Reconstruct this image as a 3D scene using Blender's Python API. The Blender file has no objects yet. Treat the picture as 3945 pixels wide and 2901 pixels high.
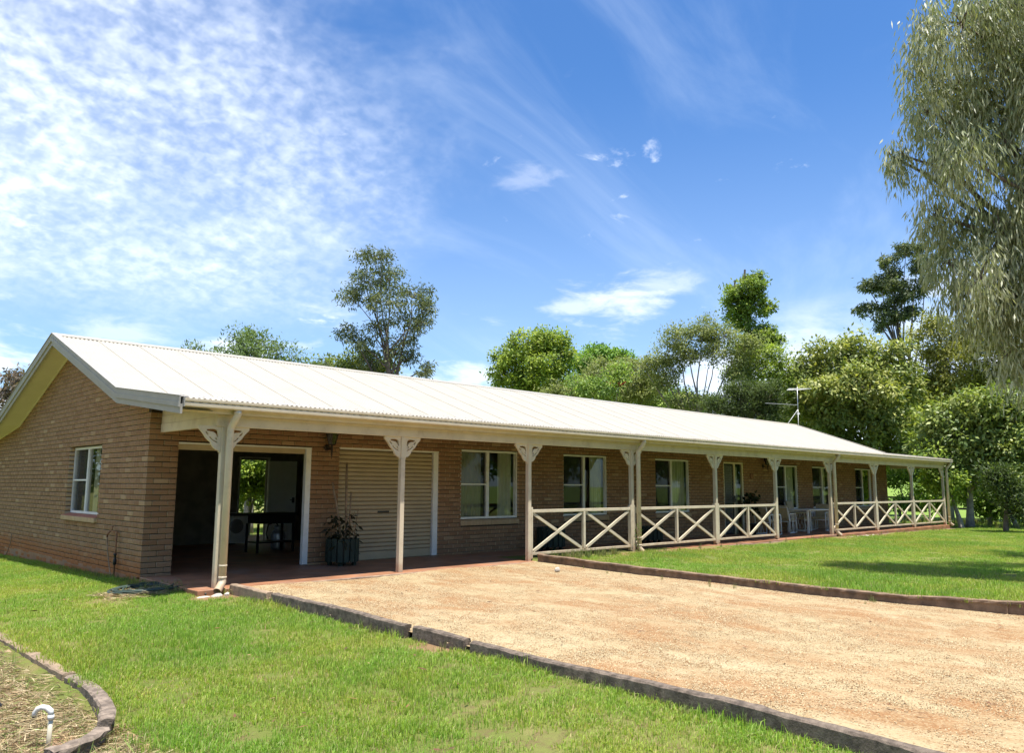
import bpy, bmesh, math, random
import numpy as np
from mathutils import Vector, Matrix

S = bpy.context.scene
COL = S.collection
rng = np.random.default_rng(7)
random.seed(7)
R = math.radians

# ------------------------------------------------------------------ camera
cam_d = bpy.data.cameras.new('camera')
cam = bpy.data.objects.new('camera', cam_d)
COL.objects.link(cam)
S.camera = cam
cam_d.sensor_width = 36.0
cam_d.lens = 27.924
cam_d.clip_start = 0.05
cam_d.clip_end = 3000
right = Vector((0.71621, -0.69785, 0.00598))
down = Vector((0.09966, 0.09377, -0.99059))
fwd = Vector((0.69073, 0.71007, 0.13671))
fwd.normalize()
right = (right - right.dot(fwd) * fwd).normalized()
up = right.cross(fwd)
m = Matrix((right, up, -fwd)).transposed().to_4x4()
m.translation = Vector((-4.604, -12.859, 1.435))
cam.matrix_world = m

# ------------------------------------------------------------------ light
SUN_DIR = Vector((-0.02, -0.215, 0.97)).normalized()
sun_d = bpy.data.lights.new('sun', 'SUN')
sun_d.energy = 5.0
sun_d.angle = R(0.53)
sun_d.color = (1.0, 0.955, 0.88)
sun = bpy.data.objects.new('sun', sun_d)
COL.objects.link(sun)
sun.rotation_euler = SUN_DIR.to_track_quat('Z', 'Y').to_euler()
sun.location = (0, -10, 40)

W = bpy.data.worlds.new('World')
S.world = W
W.use_nodes = True


def N(nt, typ, loc=None, **kw):
    n = nt.nodes.new(typ)
    for k, v in kw.items():
        if k.startswith('i_'):
            n.inputs[k[2:].replace('_', ' ')].default_value = v
        else:
            setattr(n, k, v)
    return n


def L(nt, a, b):
    nt.links.new(a, b)


def mth(nt, op, a, b=None, c=None, clamp=False):
    n = nt.nodes.new('ShaderNodeMath')
    n.operation = op
    n.use_clamp = clamp
    for i, v in enumerate((a, b, c)):
        if v is None:
            continue
        if isinstance(v, (int, float)):
            n.inputs[i].default_value = v
        else:
            nt.links.new(v, n.inputs[i])
    return n.outputs[0]


def vmth(nt, op, a, b=None):
    n = nt.nodes.new('ShaderNodeVectorMath')
    n.operation = op
    for i, v in enumerate((a, b)):
        if v is None:
            continue
        if isinstance(v, (tuple, list)):
            n.inputs[i].default_value = v
        else:
            nt.links.new(v, n.inputs[i])
    return n


def mixc(nt, f, a, b, mode='MIX'):
    n = nt.nodes.new('ShaderNodeMix')
    n.data_type = 'RGBA'
    n.blend_type = mode
    n.clamp_factor = True
    for i, v in ((0, f), (6, a), (7, b)):
        if isinstance(v, (int, float)):
            n.inputs[i].default_value = v
        elif isinstance(v, (tuple, list)):
            n.inputs[i].default_value = tuple(v) + (1,) if len(v) == 3 else v
        else:
            nt.links.new(v, n.inputs[i])
    return n.outputs[2]


def ramp(nt, f, stops, interp='LINEAR'):
    n = nt.nodes.new('ShaderNodeValToRGB')
    n.color_ramp.interpolation = interp
    while len(n.color_ramp.elements) < len(stops):
        n.color_ramp.elements.new(0.5)
    for e, (p, c) in zip(n.color_ramp.elements, stops):
        e.position = p
        e.color = (c, c, c, 1) if isinstance(c, (int, float)) else tuple(c) + (1,)
    nt.links.new(f, n.inputs[0])
    return n.outputs[0]


def smooth(nt, x, a, b):
    n = nt.nodes.new('ShaderNodeMapRange')
    n.interpolation_type = 'SMOOTHSTEP'
    n.inputs[1].default_value = a
    n.inputs[2].default_value = b
    nt.links.new(x, n.inputs[0])
    return n.outputs[0]


def noise(nt, vec, scale, detail=4, rough=0.55, dist=0.0):
    n = nt.nodes.new('ShaderNodeTexNoise')
    n.inputs['Scale'].default_value = scale
    n.inputs['Detail'].default_value = detail
    n.inputs['Roughness'].default_value = rough
    n.inputs['Distortion'].default_value = dist
    if vec is not None:
        nt.links.new(vec, n.inputs['Vector'])
    return n.outputs['Fac']


def build_world():
    nt = W.node_tree
    nt.nodes.clear()
    out = N(nt, 'ShaderNodeOutputWorld')
    bg = N(nt, 'ShaderNodeBackground')
    bg.inputs['Strength'].default_value = 0.085
    L(nt, bg.outputs[0], out.inputs[0])
    sky = N(nt, 'ShaderNodeTexSky')
    sky.sky_type = 'NISHITA'
    sky.sun_disc = False
    sky.sun_elevation = math.asin(SUN_DIR.z)
    sky.sun_rotation = math.pi
    sky.altitude = 600
    sky.air_density = 1.15
    sky.dust_density = 0.35
    sky.ozone_density = 2.2
    tc = N(nt, 'ShaderNodeTexCoord')
    d = tc.outputs['Generated']
    dn = vmth(nt, 'NORMALIZE', d).outputs[0]
    sep = N(nt, 'ShaderNodeSeparateXYZ')
    L(nt, dn, sep.inputs[0])
    z = sep.outputs['Z']
    zc = mth(nt, 'MAXIMUM', z, 0.0)
    # deepen the clear blue of the whole dome
    skyc = mixc(nt, 1.0, sky.outputs[0], (0.50, 0.82, 1.16), 'MULTIPLY')
    # cloud deck: direction projected on a flat layer
    den = mth(nt, 'ADD', zc, 0.42)
    cx = mth(nt, 'DIVIDE', sep.outputs['X'], den)
    cy = mth(nt, 'DIVIDE', sep.outputs['Y'], den)
    comb = N(nt, 'ShaderNodeCombineXYZ')
    L(nt, cx, comb.inputs[0])
    L(nt, cy, comb.inputs[1])
    P = comb.outputs[0]
    # altocumulus field (mackerel sky) over the north-west part of the dome
    side = vmth(nt, 'DOT_PRODUCT', dn, (-0.42, 0.80, 0.43)).outputs['Value']
    big = noise(nt, P, 2.2, 5, 0.6, 0.5)
    fieldv = mth(nt, 'ADD', side, mth(nt, 'MULTIPLY', mth(nt, 'SUBTRACT', big, 0.5), 0.75))
    field = smooth(nt, fieldv, 0.44, 0.84)
    core = smooth(nt, fieldv, 0.70, 1.04)
    puff = noise(nt, P, 42.0, 2.5, 0.55, 0.2)
    puff2 = noise(nt, P, 11.0, 5.0, 0.62, 0.3)
    pf = mth(nt, 'ADD', mth(nt, 'MULTIPLY', puff, 0.5), mth(nt, 'MULTIPLY', puff2, 0.5))
    pcl = smooth(nt, pf, 0.34, 0.72)
    alto = mth(nt, 'MULTIPLY', field, mth(nt, 'ADD', mth(nt, 'MULTIPLY', pcl, 0.66), 0.30))
    alto = mth(nt, 'MAXIMUM', alto, mth(nt, 'MULTIPLY', core, mth(nt, 'ADD', 0.55, mth(nt, 'MULTIPLY', pcl, 0.42))))
    low = smooth(nt, z, 0.16, 0.27)
    alto = mth(nt, 'MULTIPLY', alto, low)
    # thin cirrus streaks everywhere
    mp = N(nt, 'ShaderNodeMapping')
    mp.inputs['Rotation'].default_value = (0, 0, R(-28))
    mp.inputs['Scale'].default_value = (0.8, 1.9, 1)
    L(nt, P, mp.inputs[0])
    ci = noise(nt, mp.outputs[0], 2.4, 7, 0.58, 0.7)
    cirrus = mth(nt, 'MULTIPLY', smooth(nt, ci, 0.44, 0.80), 0.20)
    # soft veil toward the horizon
    veil = mth(nt, 'MULTIPLY', mth(nt, 'SUBTRACT', 1.0, smooth(nt, z, 0.02, 0.50)), 0.30)
    # small cumulus low in the sky
    mp2 = N(nt, 'ShaderNodeMapping')
    mp2.inputs['Scale'].default_value = (1, 1, 3.2)
    mp2.inputs['Location'].default_value = (1.73, 0.42, 0.2)
    L(nt, dn, mp2.inputs[0])
    cu = noise(nt, mp2.outputs[0], 3.6, 8, 0.56, 0.15)
    lowband = mth(nt, 'MULTIPLY', smooth(nt, z, 0.0, 0.08), mth(nt, 'SUBTRACT', 1.0, smooth(nt, z, 0.16, 0.27)))
    cum = mth(nt, 'MULTIPLY', smooth(nt, cu, 0.50, 0.62), lowband)
    bank = vmth(nt, 'DOT_PRODUCT', dn, (0.91, 0.385, 0.13)).outputs['Value']
    bk = mth(nt, 'ADD', bank, mth(nt, 'MULTIPLY', mth(nt, 'SUBTRACT', noise(nt, mp2.outputs[0], 5.0, 7, 0.6, 0.3), 0.5), 0.10))
    cum = mth(nt, 'MAXIMUM', cum, mth(nt, 'MULTIPLY', smooth(nt, bk, 0.978, 1.01), mth(nt, 'MULTIPLY', mth(nt, 'SUBTRACT', 1.0, smooth(nt, z, 0.165, 0.235)), 0.85)))
    # a few small fair-weather clouds low over the trees
    frag = noise(nt, mp2.outputs[0], 14.0, 6, 0.6, 0.3)
    for (dx, dy, dz, rad, amt) in ((0.771, 0.595, 0.226, 0.075, 0.85), (0.735, 0.640, 0.222, 0.045, 0.6), (0.655, 0.743, 0.135, 0.055, 0.9), (0.610, 0.780, 0.128, 0.05, 0.7), (0.800, 0.560, 0.245, 0.05, 0.45), (0.655, 0.645, 0.375, 0.035, 0.28), (0.30, 0.94, 0.17, 0.05, 0.5), (0.86, 0.47, 0.15, 0.07, 0.7)):
        dv = vmth(nt, 'MULTIPLY', vmth(nt, 'SUBTRACT', dn, (dx, dy, dz)).outputs[0], (1, 1, 2.6)).outputs[0]
        dl = vmth(nt, 'LENGTH', dv).outputs['Value']
        mk = mth(nt, 'SUBTRACT', 1.0, smooth(nt, mth(nt, 'ADD', dl, mth(nt, 'MULTIPLY', mth(nt, 'SUBTRACT', frag, 0.5), rad * 3.2)), rad * 0.05, rad * 1.25))
        cum = mth(nt, 'MAXIMUM', cum, mth(nt, 'MULTIPLY', mk, amt * 0.8))
    mp3 = N(nt, 'ShaderNodeMapping')
    mp3.inputs['Scale'].default_value = (1, 1, 2.6)
    mp3.inputs['Location'].default_value = (0.3, 2.1, 0.9)
    L(nt, dn, mp3.inputs[0])
    wi = noise(nt, mp3.outputs[0], 9.0, 7, 0.6, 0.4)
    wisp = mth(nt, 'MULTIPLY', smooth(nt, wi, 0.64, 0.78), mth(nt, 'MULTIPLY', smooth(nt, z, 0.12, 0.2), 0.7))
    wisp = mth(nt, 'MULTIPLY', wisp, mth(nt, 'SUBTRACT', 1.0, smooth(nt, z, 0.36, 0.5)))
    c1 = mixc(nt, veil, skyc, (6.6, 7.5, 8.8))
    c1 = mixc(nt, cirrus, c1, (7.4, 8.4, 9.6))
    c1 = mixc(nt, mth(nt, 'MULTIPLY', alto, 0.84), c1, (9.0, 9.5, 10.1))
    c1 = mixc(nt, mth(nt, 'MULTIPLY', cum, 0.85), c1, (9.6, 9.7, 9.9))
    c1 = mixc(nt, wisp, c1, (8.6, 9.1, 9.8))
    L(nt, c1, bg.inputs['Color'])


build_world()
S.view_settings.view_transform = 'Standard'
S.view_settings.look = 'None'
S.view_settings.exposure = 0.95
S.view_settings.gamma = 1.0
S.view_settings.use_curve_mapping = False
S.cycles.max_bounces = 8
S.cycles.transparent_max_bounces = 12
S.cycles.use_denoising = True


# ------------------------------------------------------------------ mesh helpers
def me_arrays(name, V, F, smooth_=False, attrs=None):
    """V (n,3), F list of arrays (k,3)/(k,4) or one such array"""
    me = bpy.data.meshes.new(name)
    if isinstance(F, np.ndarray):
        F = [F]
    nv = len(V)
    loops = np.concatenate([f.ravel() for f in F]).astype(np.int32)
    sizes = np.concatenate([np.full(len(f), f.shape[1], np.int32) for f in F])
    starts = np.concatenate([[0], np.cumsum(sizes)[:-1]]).astype(np.int32)
    me.vertices.add(nv)
    me.vertices.foreach_set('co', np.asarray(V, np.float32).ravel())
    me.loops.add(len(loops))
    me.loops.foreach_set('vertex_index', loops)
    me.polygons.add(len(sizes))
    me.polygons.foreach_set('loop_start', starts)
    me.polygons.foreach_set('loop_total', sizes)
    if smooth_:
        me.polygons.foreach_set('use_smooth', np.ones(len(sizes), bool))
    for k, a in (attrs or {}).items():
        at = me.color_attributes.new(k, 'FLOAT_COLOR', 'POINT')
        a = np.asarray(a, np.float32)
        if a.shape[1] == 3:
            a = np.concatenate([a, np.ones((nv, 1), np.float32)], 1)
        at.data.foreach_set('color', a.ravel())
    me.update(calc_edges=True)
    return me


def link(name, me, mat=None, parent=None, loc=None):
    o = bpy.data.objects.new(name, me)
    COL.objects.link(o)
    if mat is not None and me is not None and not me.materials:
        me.materials.append(mat)
    if parent is not None:
        o.parent = parent
    if loc is not None:
        o.location = loc
    return o


def tag(o, label=None, cat=None, group=None, kind=None):
    for k, v in (('label', label), ('category', cat), ('group', group), ('kind', kind)):
        if v:
            o[k] = v
    return o


def thing(name, label, cat, loc=(0, 0, 0), rz=0.0, group=None):
    o = bpy.data.objects.new(name, None)
    COL.objects.link(o)
    o.location = loc
    o.rotation_euler = (0, 0, rz)
    o.empty_display_size = 0.2
    return tag(o, label, cat, group)


def copy_tree(o, parent=None):
    c = o.copy()
    COL.objects.link(c)
    if parent is not None:
        c.parent = parent
    for ch in o.children:
        copy_tree(ch, c)
    return c


class MB:
    def __init__(s):
        s.v = []
        s.f = []

    def add(s, V, F):
        b = len(s.v)
        s.v += [tuple(p) for p in V]
        s.f += [tuple(i + b for i in f) for f in F]
        return s

    def box(s, x0, x1, y0, y1, z0, z1):
        return s.add([(x0, y0, z0), (x1, y0, z0), (x1, y1, z0), (x0, y1, z0), (x0, y0, z1), (x1, y0, z1), (x1, y1, z1), (x0, y1, z1)],
                     [(0, 3, 2, 1), (4, 5, 6, 7), (0, 1, 5, 4), (1, 2, 6, 5), (2, 3, 7, 6), (3, 0, 4, 7)])

    def beam(s, p, q, w, h, upv=(0, 0, 1)):
        p, q = Vector(p), Vector(q)
        d = (q - p).normalized()
        u = Vector(upv)
        a = d.cross(u).normalized()
        b = a.cross(d).normalized()
        c = []
        for t in (p, q):
            for i, j in ((-1, -1), (1, -1), (1, 1), (-1, 1)):
                c.append(t + a * (i * w / 2) + b * (j * h / 2))
        return s.add(c, [(0, 3, 2, 1), (4, 5, 6, 7), (0, 1, 5, 4), (1, 2, 6, 5), (2, 3, 7, 6), (3, 0, 4, 7)])

    def tube(s, path, radii, n=8, cap=True):
        path = [Vector(p) for p in path]
        if isinstance(radii, (int, float)):
            radii = [radii] * len(path)
        V = []
        prev = None
        for i, p in enumerate(path):
            d = (path[min(i + 1, len(path) - 1)] - path[max(i - 1, 0)]).normalized()
            if prev is None:
                a = d.orthogonal().normalized()
            else:
                a = (prev - d * prev.dot(d))
                a = a.normalized() if a.length > 1e-6 else d.orthogonal().normalized()
            prev = a
            b = d.cross(a)
            for k in range(n):
                t = 2 * math.pi * k / n
                V.append(p + (a * math.cos(t) + b * math.sin(t)) * radii[i])
        F = []
        for i in range(len(path) - 1):
            for k in range(n):
                k2 = (k + 1) % n
                F.append((i * n + k, i * n + k2, (i + 1) * n + k2, (i + 1) * n + k))
        if cap:
            F.append(tuple(range(n - 1, -1, -1)))
            F.append(tuple((len(path) - 1) * n + k for k in range(n)))
        return s.add(V, F)

    def prism(s, poly, a, b, axis='y'):
        """poly: list of 2d points; axis y -> (x,z) points, axis x -> (y,z), axis z -> (x,y)"""
        n = len(poly)

        def pt(p, t):
            return {'y': (p[0], t, p[1]), 'x': (t, p[0], p[1]), 'z': (p[0], p[1], t)}[axis]
        V = [pt(p, a) for p in poly] + [pt(p, b) for p in poly]
        F = [tuple(range(n - 1, -1, -1)), tuple(range(n, 2 * n))]
        for i in range(n):
            j = (i + 1) % n
            F.append((i, j, n + j, n + i))
        return s.add(V, F)

    def lathe(s, prof, c=(0, 0, 0), n=16):
        V = []
        for r, z in prof:
            for k in range(n):
                t = 2 * math.pi * k / n
                V.append((c[0] + r * math.cos(t), c[1] + r * math.sin(t), c[2] + z))
        F = []
        for i in range(len(prof) - 1):
            for k in range(n):
                k2 = (k + 1) % n
                F.append((i * n + k, i * n + k2, (i + 1) * n + k2, (i + 1) * n + k))
        F.append(tuple(range(n - 1, -1, -1)))
        F.append(tuple((len(prof) - 1) * n + k for k in range(n)))
        return s.add(V, F)

    def mesh(s, name='mesh', smooth_=False, bevel=0.0):
        me = bpy.data.meshes.new(name)
        me.from_pydata(s.v, [], s.f)
        bm = bmesh.new()
        bm.from_mesh(me)
        bmesh.ops.recalc_face_normals(bm, faces=bm.faces)
        if bevel > 0:
            bmesh.ops.bevel(bm, geom=list(bm.edges), offset=bevel, segments=1, affect='EDGES', profile=0.5)
        bm.to_mesh(me)
        bm.free()
        if smooth_:
            me.polygons.foreach_set('use_smooth', [True] * len(me.polygons))
        me.update()
        return me

    def build(s, name, mat, parent=None, smooth_=False, bevel=0.0, loc=None):
        return link(name, s.mesh(name, smooth_, bevel), mat, parent, loc)


# ------------------------------------------------------------------ materials
def newmat(name):
    mt = bpy.data.materials.new(name)
    mt.use_nodes = True
    nt = mt.node_tree
    return mt, nt, nt.nodes['Principled BSDF']


def pmat(name, base, var=0.12, scale=6.0, rough=0.6, bump=0.0, bscale=60.0, metal=0.0, dirt=None, dirt_scale=2.5, dirt_amt=0.5, spec=0.4, foot=None):
    mt, nt, bs = newmat(name)
    tc = N(nt, 'ShaderNodeTexCoord')
    v = tc.outputs['Object']
    geo = N(nt, 'ShaderNodeNewGeometry')
    v = geo.outputs['Position']
    f = noise(nt, v, scale, 5, 0.6)
    b = Vector(base)
    c = mixc(nt, smooth(nt, f, 0.3, 0.7), tuple(b * (1 - var)), tuple(b * (1 + var)))
    if dirt is not None:
        g = smooth(nt, noise(nt, v, dirt_scale, 6, 0.65, 0.3), 0.5, 0.72)
        c = mixc(nt, mth(nt, 'MULTIPLY', g, dirt_amt), c, dirt)
    if foot is not None:   # red soil splashed on the lowest part
        s3 = N(nt, 'ShaderNodeSeparateXYZ')
        L(nt, v, s3.inputs[0])
        hz = mth(nt, 'ADD', s3.outputs['Z'], mth(nt, 'MULTIPLY', mth(nt, 'SUBTRACT', noise(nt, v, 9, 5, 0.65), 0.5), 0.5))
        c = mixc(nt, mth(nt, 'MULTIPLY', mth(nt, 'SUBTRACT', 1.0, smooth(nt, hz, 0.0, 0.30)), 0.6), c, foot)
    L(nt, c, bs.inputs['Base Color'])
    bs.inputs['Roughness'].default_value = rough
    bs.inputs['Metallic'].default_value = metal
    bs.inputs['Specular IOR Level'].default_value = spec
    if bump:
        bp = N(nt, 'ShaderNodeBump')
        bp.inputs['Strength'].default_value = bump
        bp.inputs['Distance'].default_value = 0.01
        L(nt, noise(nt, v, bscale, 6, 0.65), bp.inputs['Height'])
        L(nt, bp.outputs[0], bs.inputs['Normal'])
    return mt


M = {}


def brick_mat():
    mt, nt, bs = newmat('brick')
    at = N(nt, 'ShaderNodeVertexColor', layer_name='bt')
    sp = N(nt, 'ShaderNodeSeparateColor')
    L(nt, at.outputs[0], sp.inputs[0])
    edge, r1, r2 = sp.outputs[0], sp.outputs[1], sp.outputs[2]
    geo = N(nt, 'ShaderNodeNewGeometry')
    pos = geo.outputs['Position']
    gr = noise(nt, pos, 70, 4, 0.7)
    gr2 = noise(nt, pos, 14, 4, 0.6)
    core = mixc(nt, r1, (0.250, 0.136, 0.068), (0.335, 0.198, 0.106))
    core = mixc(nt, mth(nt, 'MULTIPLY', smooth(nt, gr, 0.35, 0.7), 0.6), core, (0.185, 0.105, 0.058))
    rim = mixc(nt, r2, (0.42, 0.285, 0.155), (0.49, 0.355, 0.210))
    rim = mixc(nt, mth(nt, 'MULTIPLY', gr2, 0.5), rim, (0.36, 0.24, 0.13))
    e = mth(nt, 'ADD', edge, mth(nt, 'MULTIPLY', mth(nt, 'SUBTRACT', gr, 0.5), 0.55))
    # a few bricks are pale all over
    pale = smooth(nt, r2, 0.94, 0.99)
    e2 = mth(nt, 'MAXIMUM', smooth(nt, e, 0.42, 0.85), mth(nt, 'MULTIPLY', pale, 0.55))
    c = mixc(nt, e2, core, rim)
    # red soil splashed up the foot of the gable wall
    s3 = N(nt, 'ShaderNodeSeparateXYZ')
    L(nt, pos, s3.inputs[0])
    hz = mth(nt, 'ADD', s3.outputs['Z'], mth(nt, 'MULTIPLY', mth(nt, 'SUBTRACT', noise(nt, pos, 2.2, 4, 0.6), 0.5), 0.35))
    gl = mth(nt, 'SUBTRACT', 1.0, smooth(nt, hz, 0.02, 0.47))
    onx = mth(nt, 'SUBTRACT', 1.0, smooth(nt, s3.outputs['X'], 0.0, 0.02))
    onx = mth(nt, 'MULTIPLY', onx, 0.85)
    c = mixc(nt, mth(nt, 'MULTIPLY', gl, onx), c, (0.36, 0.125, 0.035))
    L(nt, c, bs.inputs['Base Color'])
    bs.inputs['Roughness'].default_value = 0.85
    bs.inputs['Specular IOR Level'].default_value = 0.25
    bp = N(nt, 'ShaderNodeBump')
    bp.inputs['Strength'].default_value = 0.6
    bp.inputs['Distance'].default_value = 0.006
    L(nt, gr, bp.inputs['Height'])
    L(nt, bp.outputs[0], bs.inputs['Normal'])
    return mt


def mortar_mat():
    mt, nt, bs = newmat('mortar')
    geo = N(nt, 'ShaderNodeNewGeometry')
    pos = geo.outputs['Position']
    s3 = N(nt, 'ShaderNodeSeparateXYZ')
    L(nt, pos, s3.inputs[0])
    c = mixc(nt, noise(nt, pos, 30, 3), (0.026, 0.016, 0.010), (0.052, 0.033, 0.021))
    gl = mth(nt, 'MULTIPLY', mth(nt, 'SUBTRACT', 1.0, smooth(nt, s3.outputs['Z'], 0.0, 0.45)), mth(nt, 'SUBTRACT', 1.0, smooth(nt, s3.outputs['X'], 0.0, 0.03)))
    c = mixc(nt, mth(nt, 'MULTIPLY', gl, 0.8), c, (0.20, 0.06, 0.02))
    L(nt, c, bs.inputs['Base Color'])
    bs.inputs['Roughness'].default_value = 0.95
    return mt


def leaf_mat(name, transl=0.35, rough=0.45, spec=0.4):
    mt, nt, bs = newmat(name)
    at = N(nt, 'ShaderNodeVertexColor', layer_name='tint')
    L(nt, at.outputs[0], bs.inputs['Base Color'])
    bs.inputs['Roughness'].default_value = rough
    bs.inputs['Specular IOR Level'].default_value = spec
    tr = N(nt, 'ShaderNodeBsdfTranslucent')
    tcol = mixc(nt, 1.0, at.outputs[0], (1.25, 1.35, 0.55), 'MULTIPLY')
    L(nt, tcol, tr.inputs['Color'])
    mx = N(nt, 'ShaderNodeMixShader')
    mx.inputs[0].default_value = transl
    L(nt, bs.outputs[0], mx.inputs[1])
    L(nt, tr.outputs[0], mx.inputs[2])
    L(nt, mx.outputs[0], nt.nodes['Material Output'].inputs['Surface'])
    return mt


def glass_mat(name, tint=(0.75, 0.82, 0.8)):
    mt, nt, bs = newmat(name)
    nt.nodes.remove(bs)
    gl = N(nt, 'ShaderNodeBsdfGlossy')
    gl.inputs['Roughness'].default_value = 0.015
    tr = N(nt, 'ShaderNodeBsdfTransparent')
    tr.inputs['Color'].default_value = tuple(tint) + (1,)
    fr = N(nt, 'ShaderNodeFresnel')
    fr.inputs['IOR'].default_value = 1.62
    fac = mth(nt, 'ADD', fr.outputs[0], 0.0, clamp=True)
    mx = N(nt, 'ShaderNodeMixShader')
    L(nt, fac, mx.inputs[0])
    L(nt, tr.outputs[0], mx.inputs[1])
    L(nt, gl.outputs[0], mx.inputs[2])
    L(nt, mx.outputs[0], nt.nodes['Material Output'].inputs['Surface'])
    return mt


def grass_ground_mat():
    mt, nt, bs = newmat('lawn_ground')
    geo = N(nt, 'ShaderNodeNewGeometry')
    pos = geo.outputs['Position']
    a = noise(nt, pos, 0.35, 5, 0.6)
    b = noise(nt, pos, 9, 6, 0.7)
    c = mixc(nt, smooth(nt, a, 0.35, 0.65), (0.120, 0.160, 0.030), (0.185, 0.195, 0.055))
    gx = N(nt, 'ShaderNodeSeparateXYZ')
    L(nt, pos, gx.inputs[0])
    near = mth(nt, 'SUBTRACT', 1.0, smooth(nt, gx.outputs['X'], 24, 36))
    c = mixc(nt, mth(nt, 'MULTIPLY', smooth(nt, b, 0.42, 0.7), near), c, (0.16, 0.125, 0.055))
    c = mixc(nt, mth(nt, 'SUBTRACT', 1.0, near), c, (0.17, 0.25, 0.05))
    dry = smooth(nt, noise(nt, pos, 1.3, 5, 0.6), 0.56, 0.72)
    c = mixc(nt, mth(nt, 'MULTIPLY', mth(nt, 'MULTIPLY', dry, near), 0.45), c, (0.28, 0.225, 0.10))
    # worn bare earth: beside the hose, under the first downpipe, at the broken kerb
    fine = mth(nt, 'MULTIPLY', mth(nt, 'SUBTRACT', noise(nt, pos, 6, 5, 0.65), 0.5), 1.3)
    for (ex, ey, ea, eb) in ((-0.25, -1.10, 0.85, 0.55), (0.2, -2.3, 0.42, 0.28), (0.36, -6.7, 0.25, 0.45), (10.4, -2.6, 2.6, 0.5), (20.6, -2.5, 2.6, 0.35), (-0.1, 2.5, 0.22, 3.4)):
        mp_ = N(nt, 'ShaderNodeMapping')
        mp_.inputs['Location'].default_value = (-ex / ea, -ey / eb, 0)
        mp_.inputs['Scale'].default_value = (1 / ea, 1 / eb, 0)
        L(nt, pos, mp_.inputs[0])
        dl = vmth(nt, 'LENGTH', mp_.outputs[0]).outputs['Value']
        msk = mth(nt, 'SUBTRACT', 1.0, smooth(nt, mth(nt, 'ADD', dl, fine), 0.7, 1.1))
        c = mixc(nt, mth(nt, 'MULTIPLY', msk, 0.85), c, (0.25, 0.15, 0.085))
    L(nt, c, bs.inputs['Base Color'])
    bs.inputs['Roughness'].default_value = 0.9
    bs.inputs['Specular IOR Level'].default_value = 0.1
    bp = N(nt, 'ShaderNodeBump')
    bp.inputs['Strength'].default_value = 0.8
    bp.inputs['Distance'].default_value = 0.03
    L(nt, noise(nt, pos, 45, 5, 0.7), bp.inputs['Height'])
    L(nt, bp.outputs[0], bs.inputs['Normal'])
    return mt


def blade_mat():
    mt, nt, bs = newmat('grass_blade')
    at = N(nt, 'ShaderNodeVertexColor', layer_name='tint')
    geo = N(nt, 'ShaderNodeNewGeometry')
    pos = geo.outputs['Position']
    a = noise(nt, pos, 0.55, 4, 0.6)
    c = mixc(nt, smooth(nt, a, 0.38, 0.66), (0.80, 0.92, 0.80), (1.18, 1.0, 1.0), 'MIX')
    c = mixc(nt, 1.0, at.outputs[0], c, 'MULTIPLY')
    L(nt, c, bs.inputs['Base Color'])
    bs.inputs['Roughness'].default_value = 0.55
    bs.inputs['Specular IOR Level'].default_value = 0.25
    tr = N(nt, 'ShaderNodeBsdfTranslucent')
    L(nt, mixc(nt, 1.0, c, (1.25, 1.25, 0.6), 'MULTIPLY'), tr.inputs['Color'])
    mx = N(nt, 'ShaderNodeMixShader')
    mx.inputs[0].default_value = 0.42
    L(nt, bs.outputs[0], mx.inputs[1])
    L(nt, tr.outputs[0], mx.inputs[2])
    L(nt, mx.outputs[0], nt.nodes['Material Output'].inputs['Surface'])
    return mt


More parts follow.
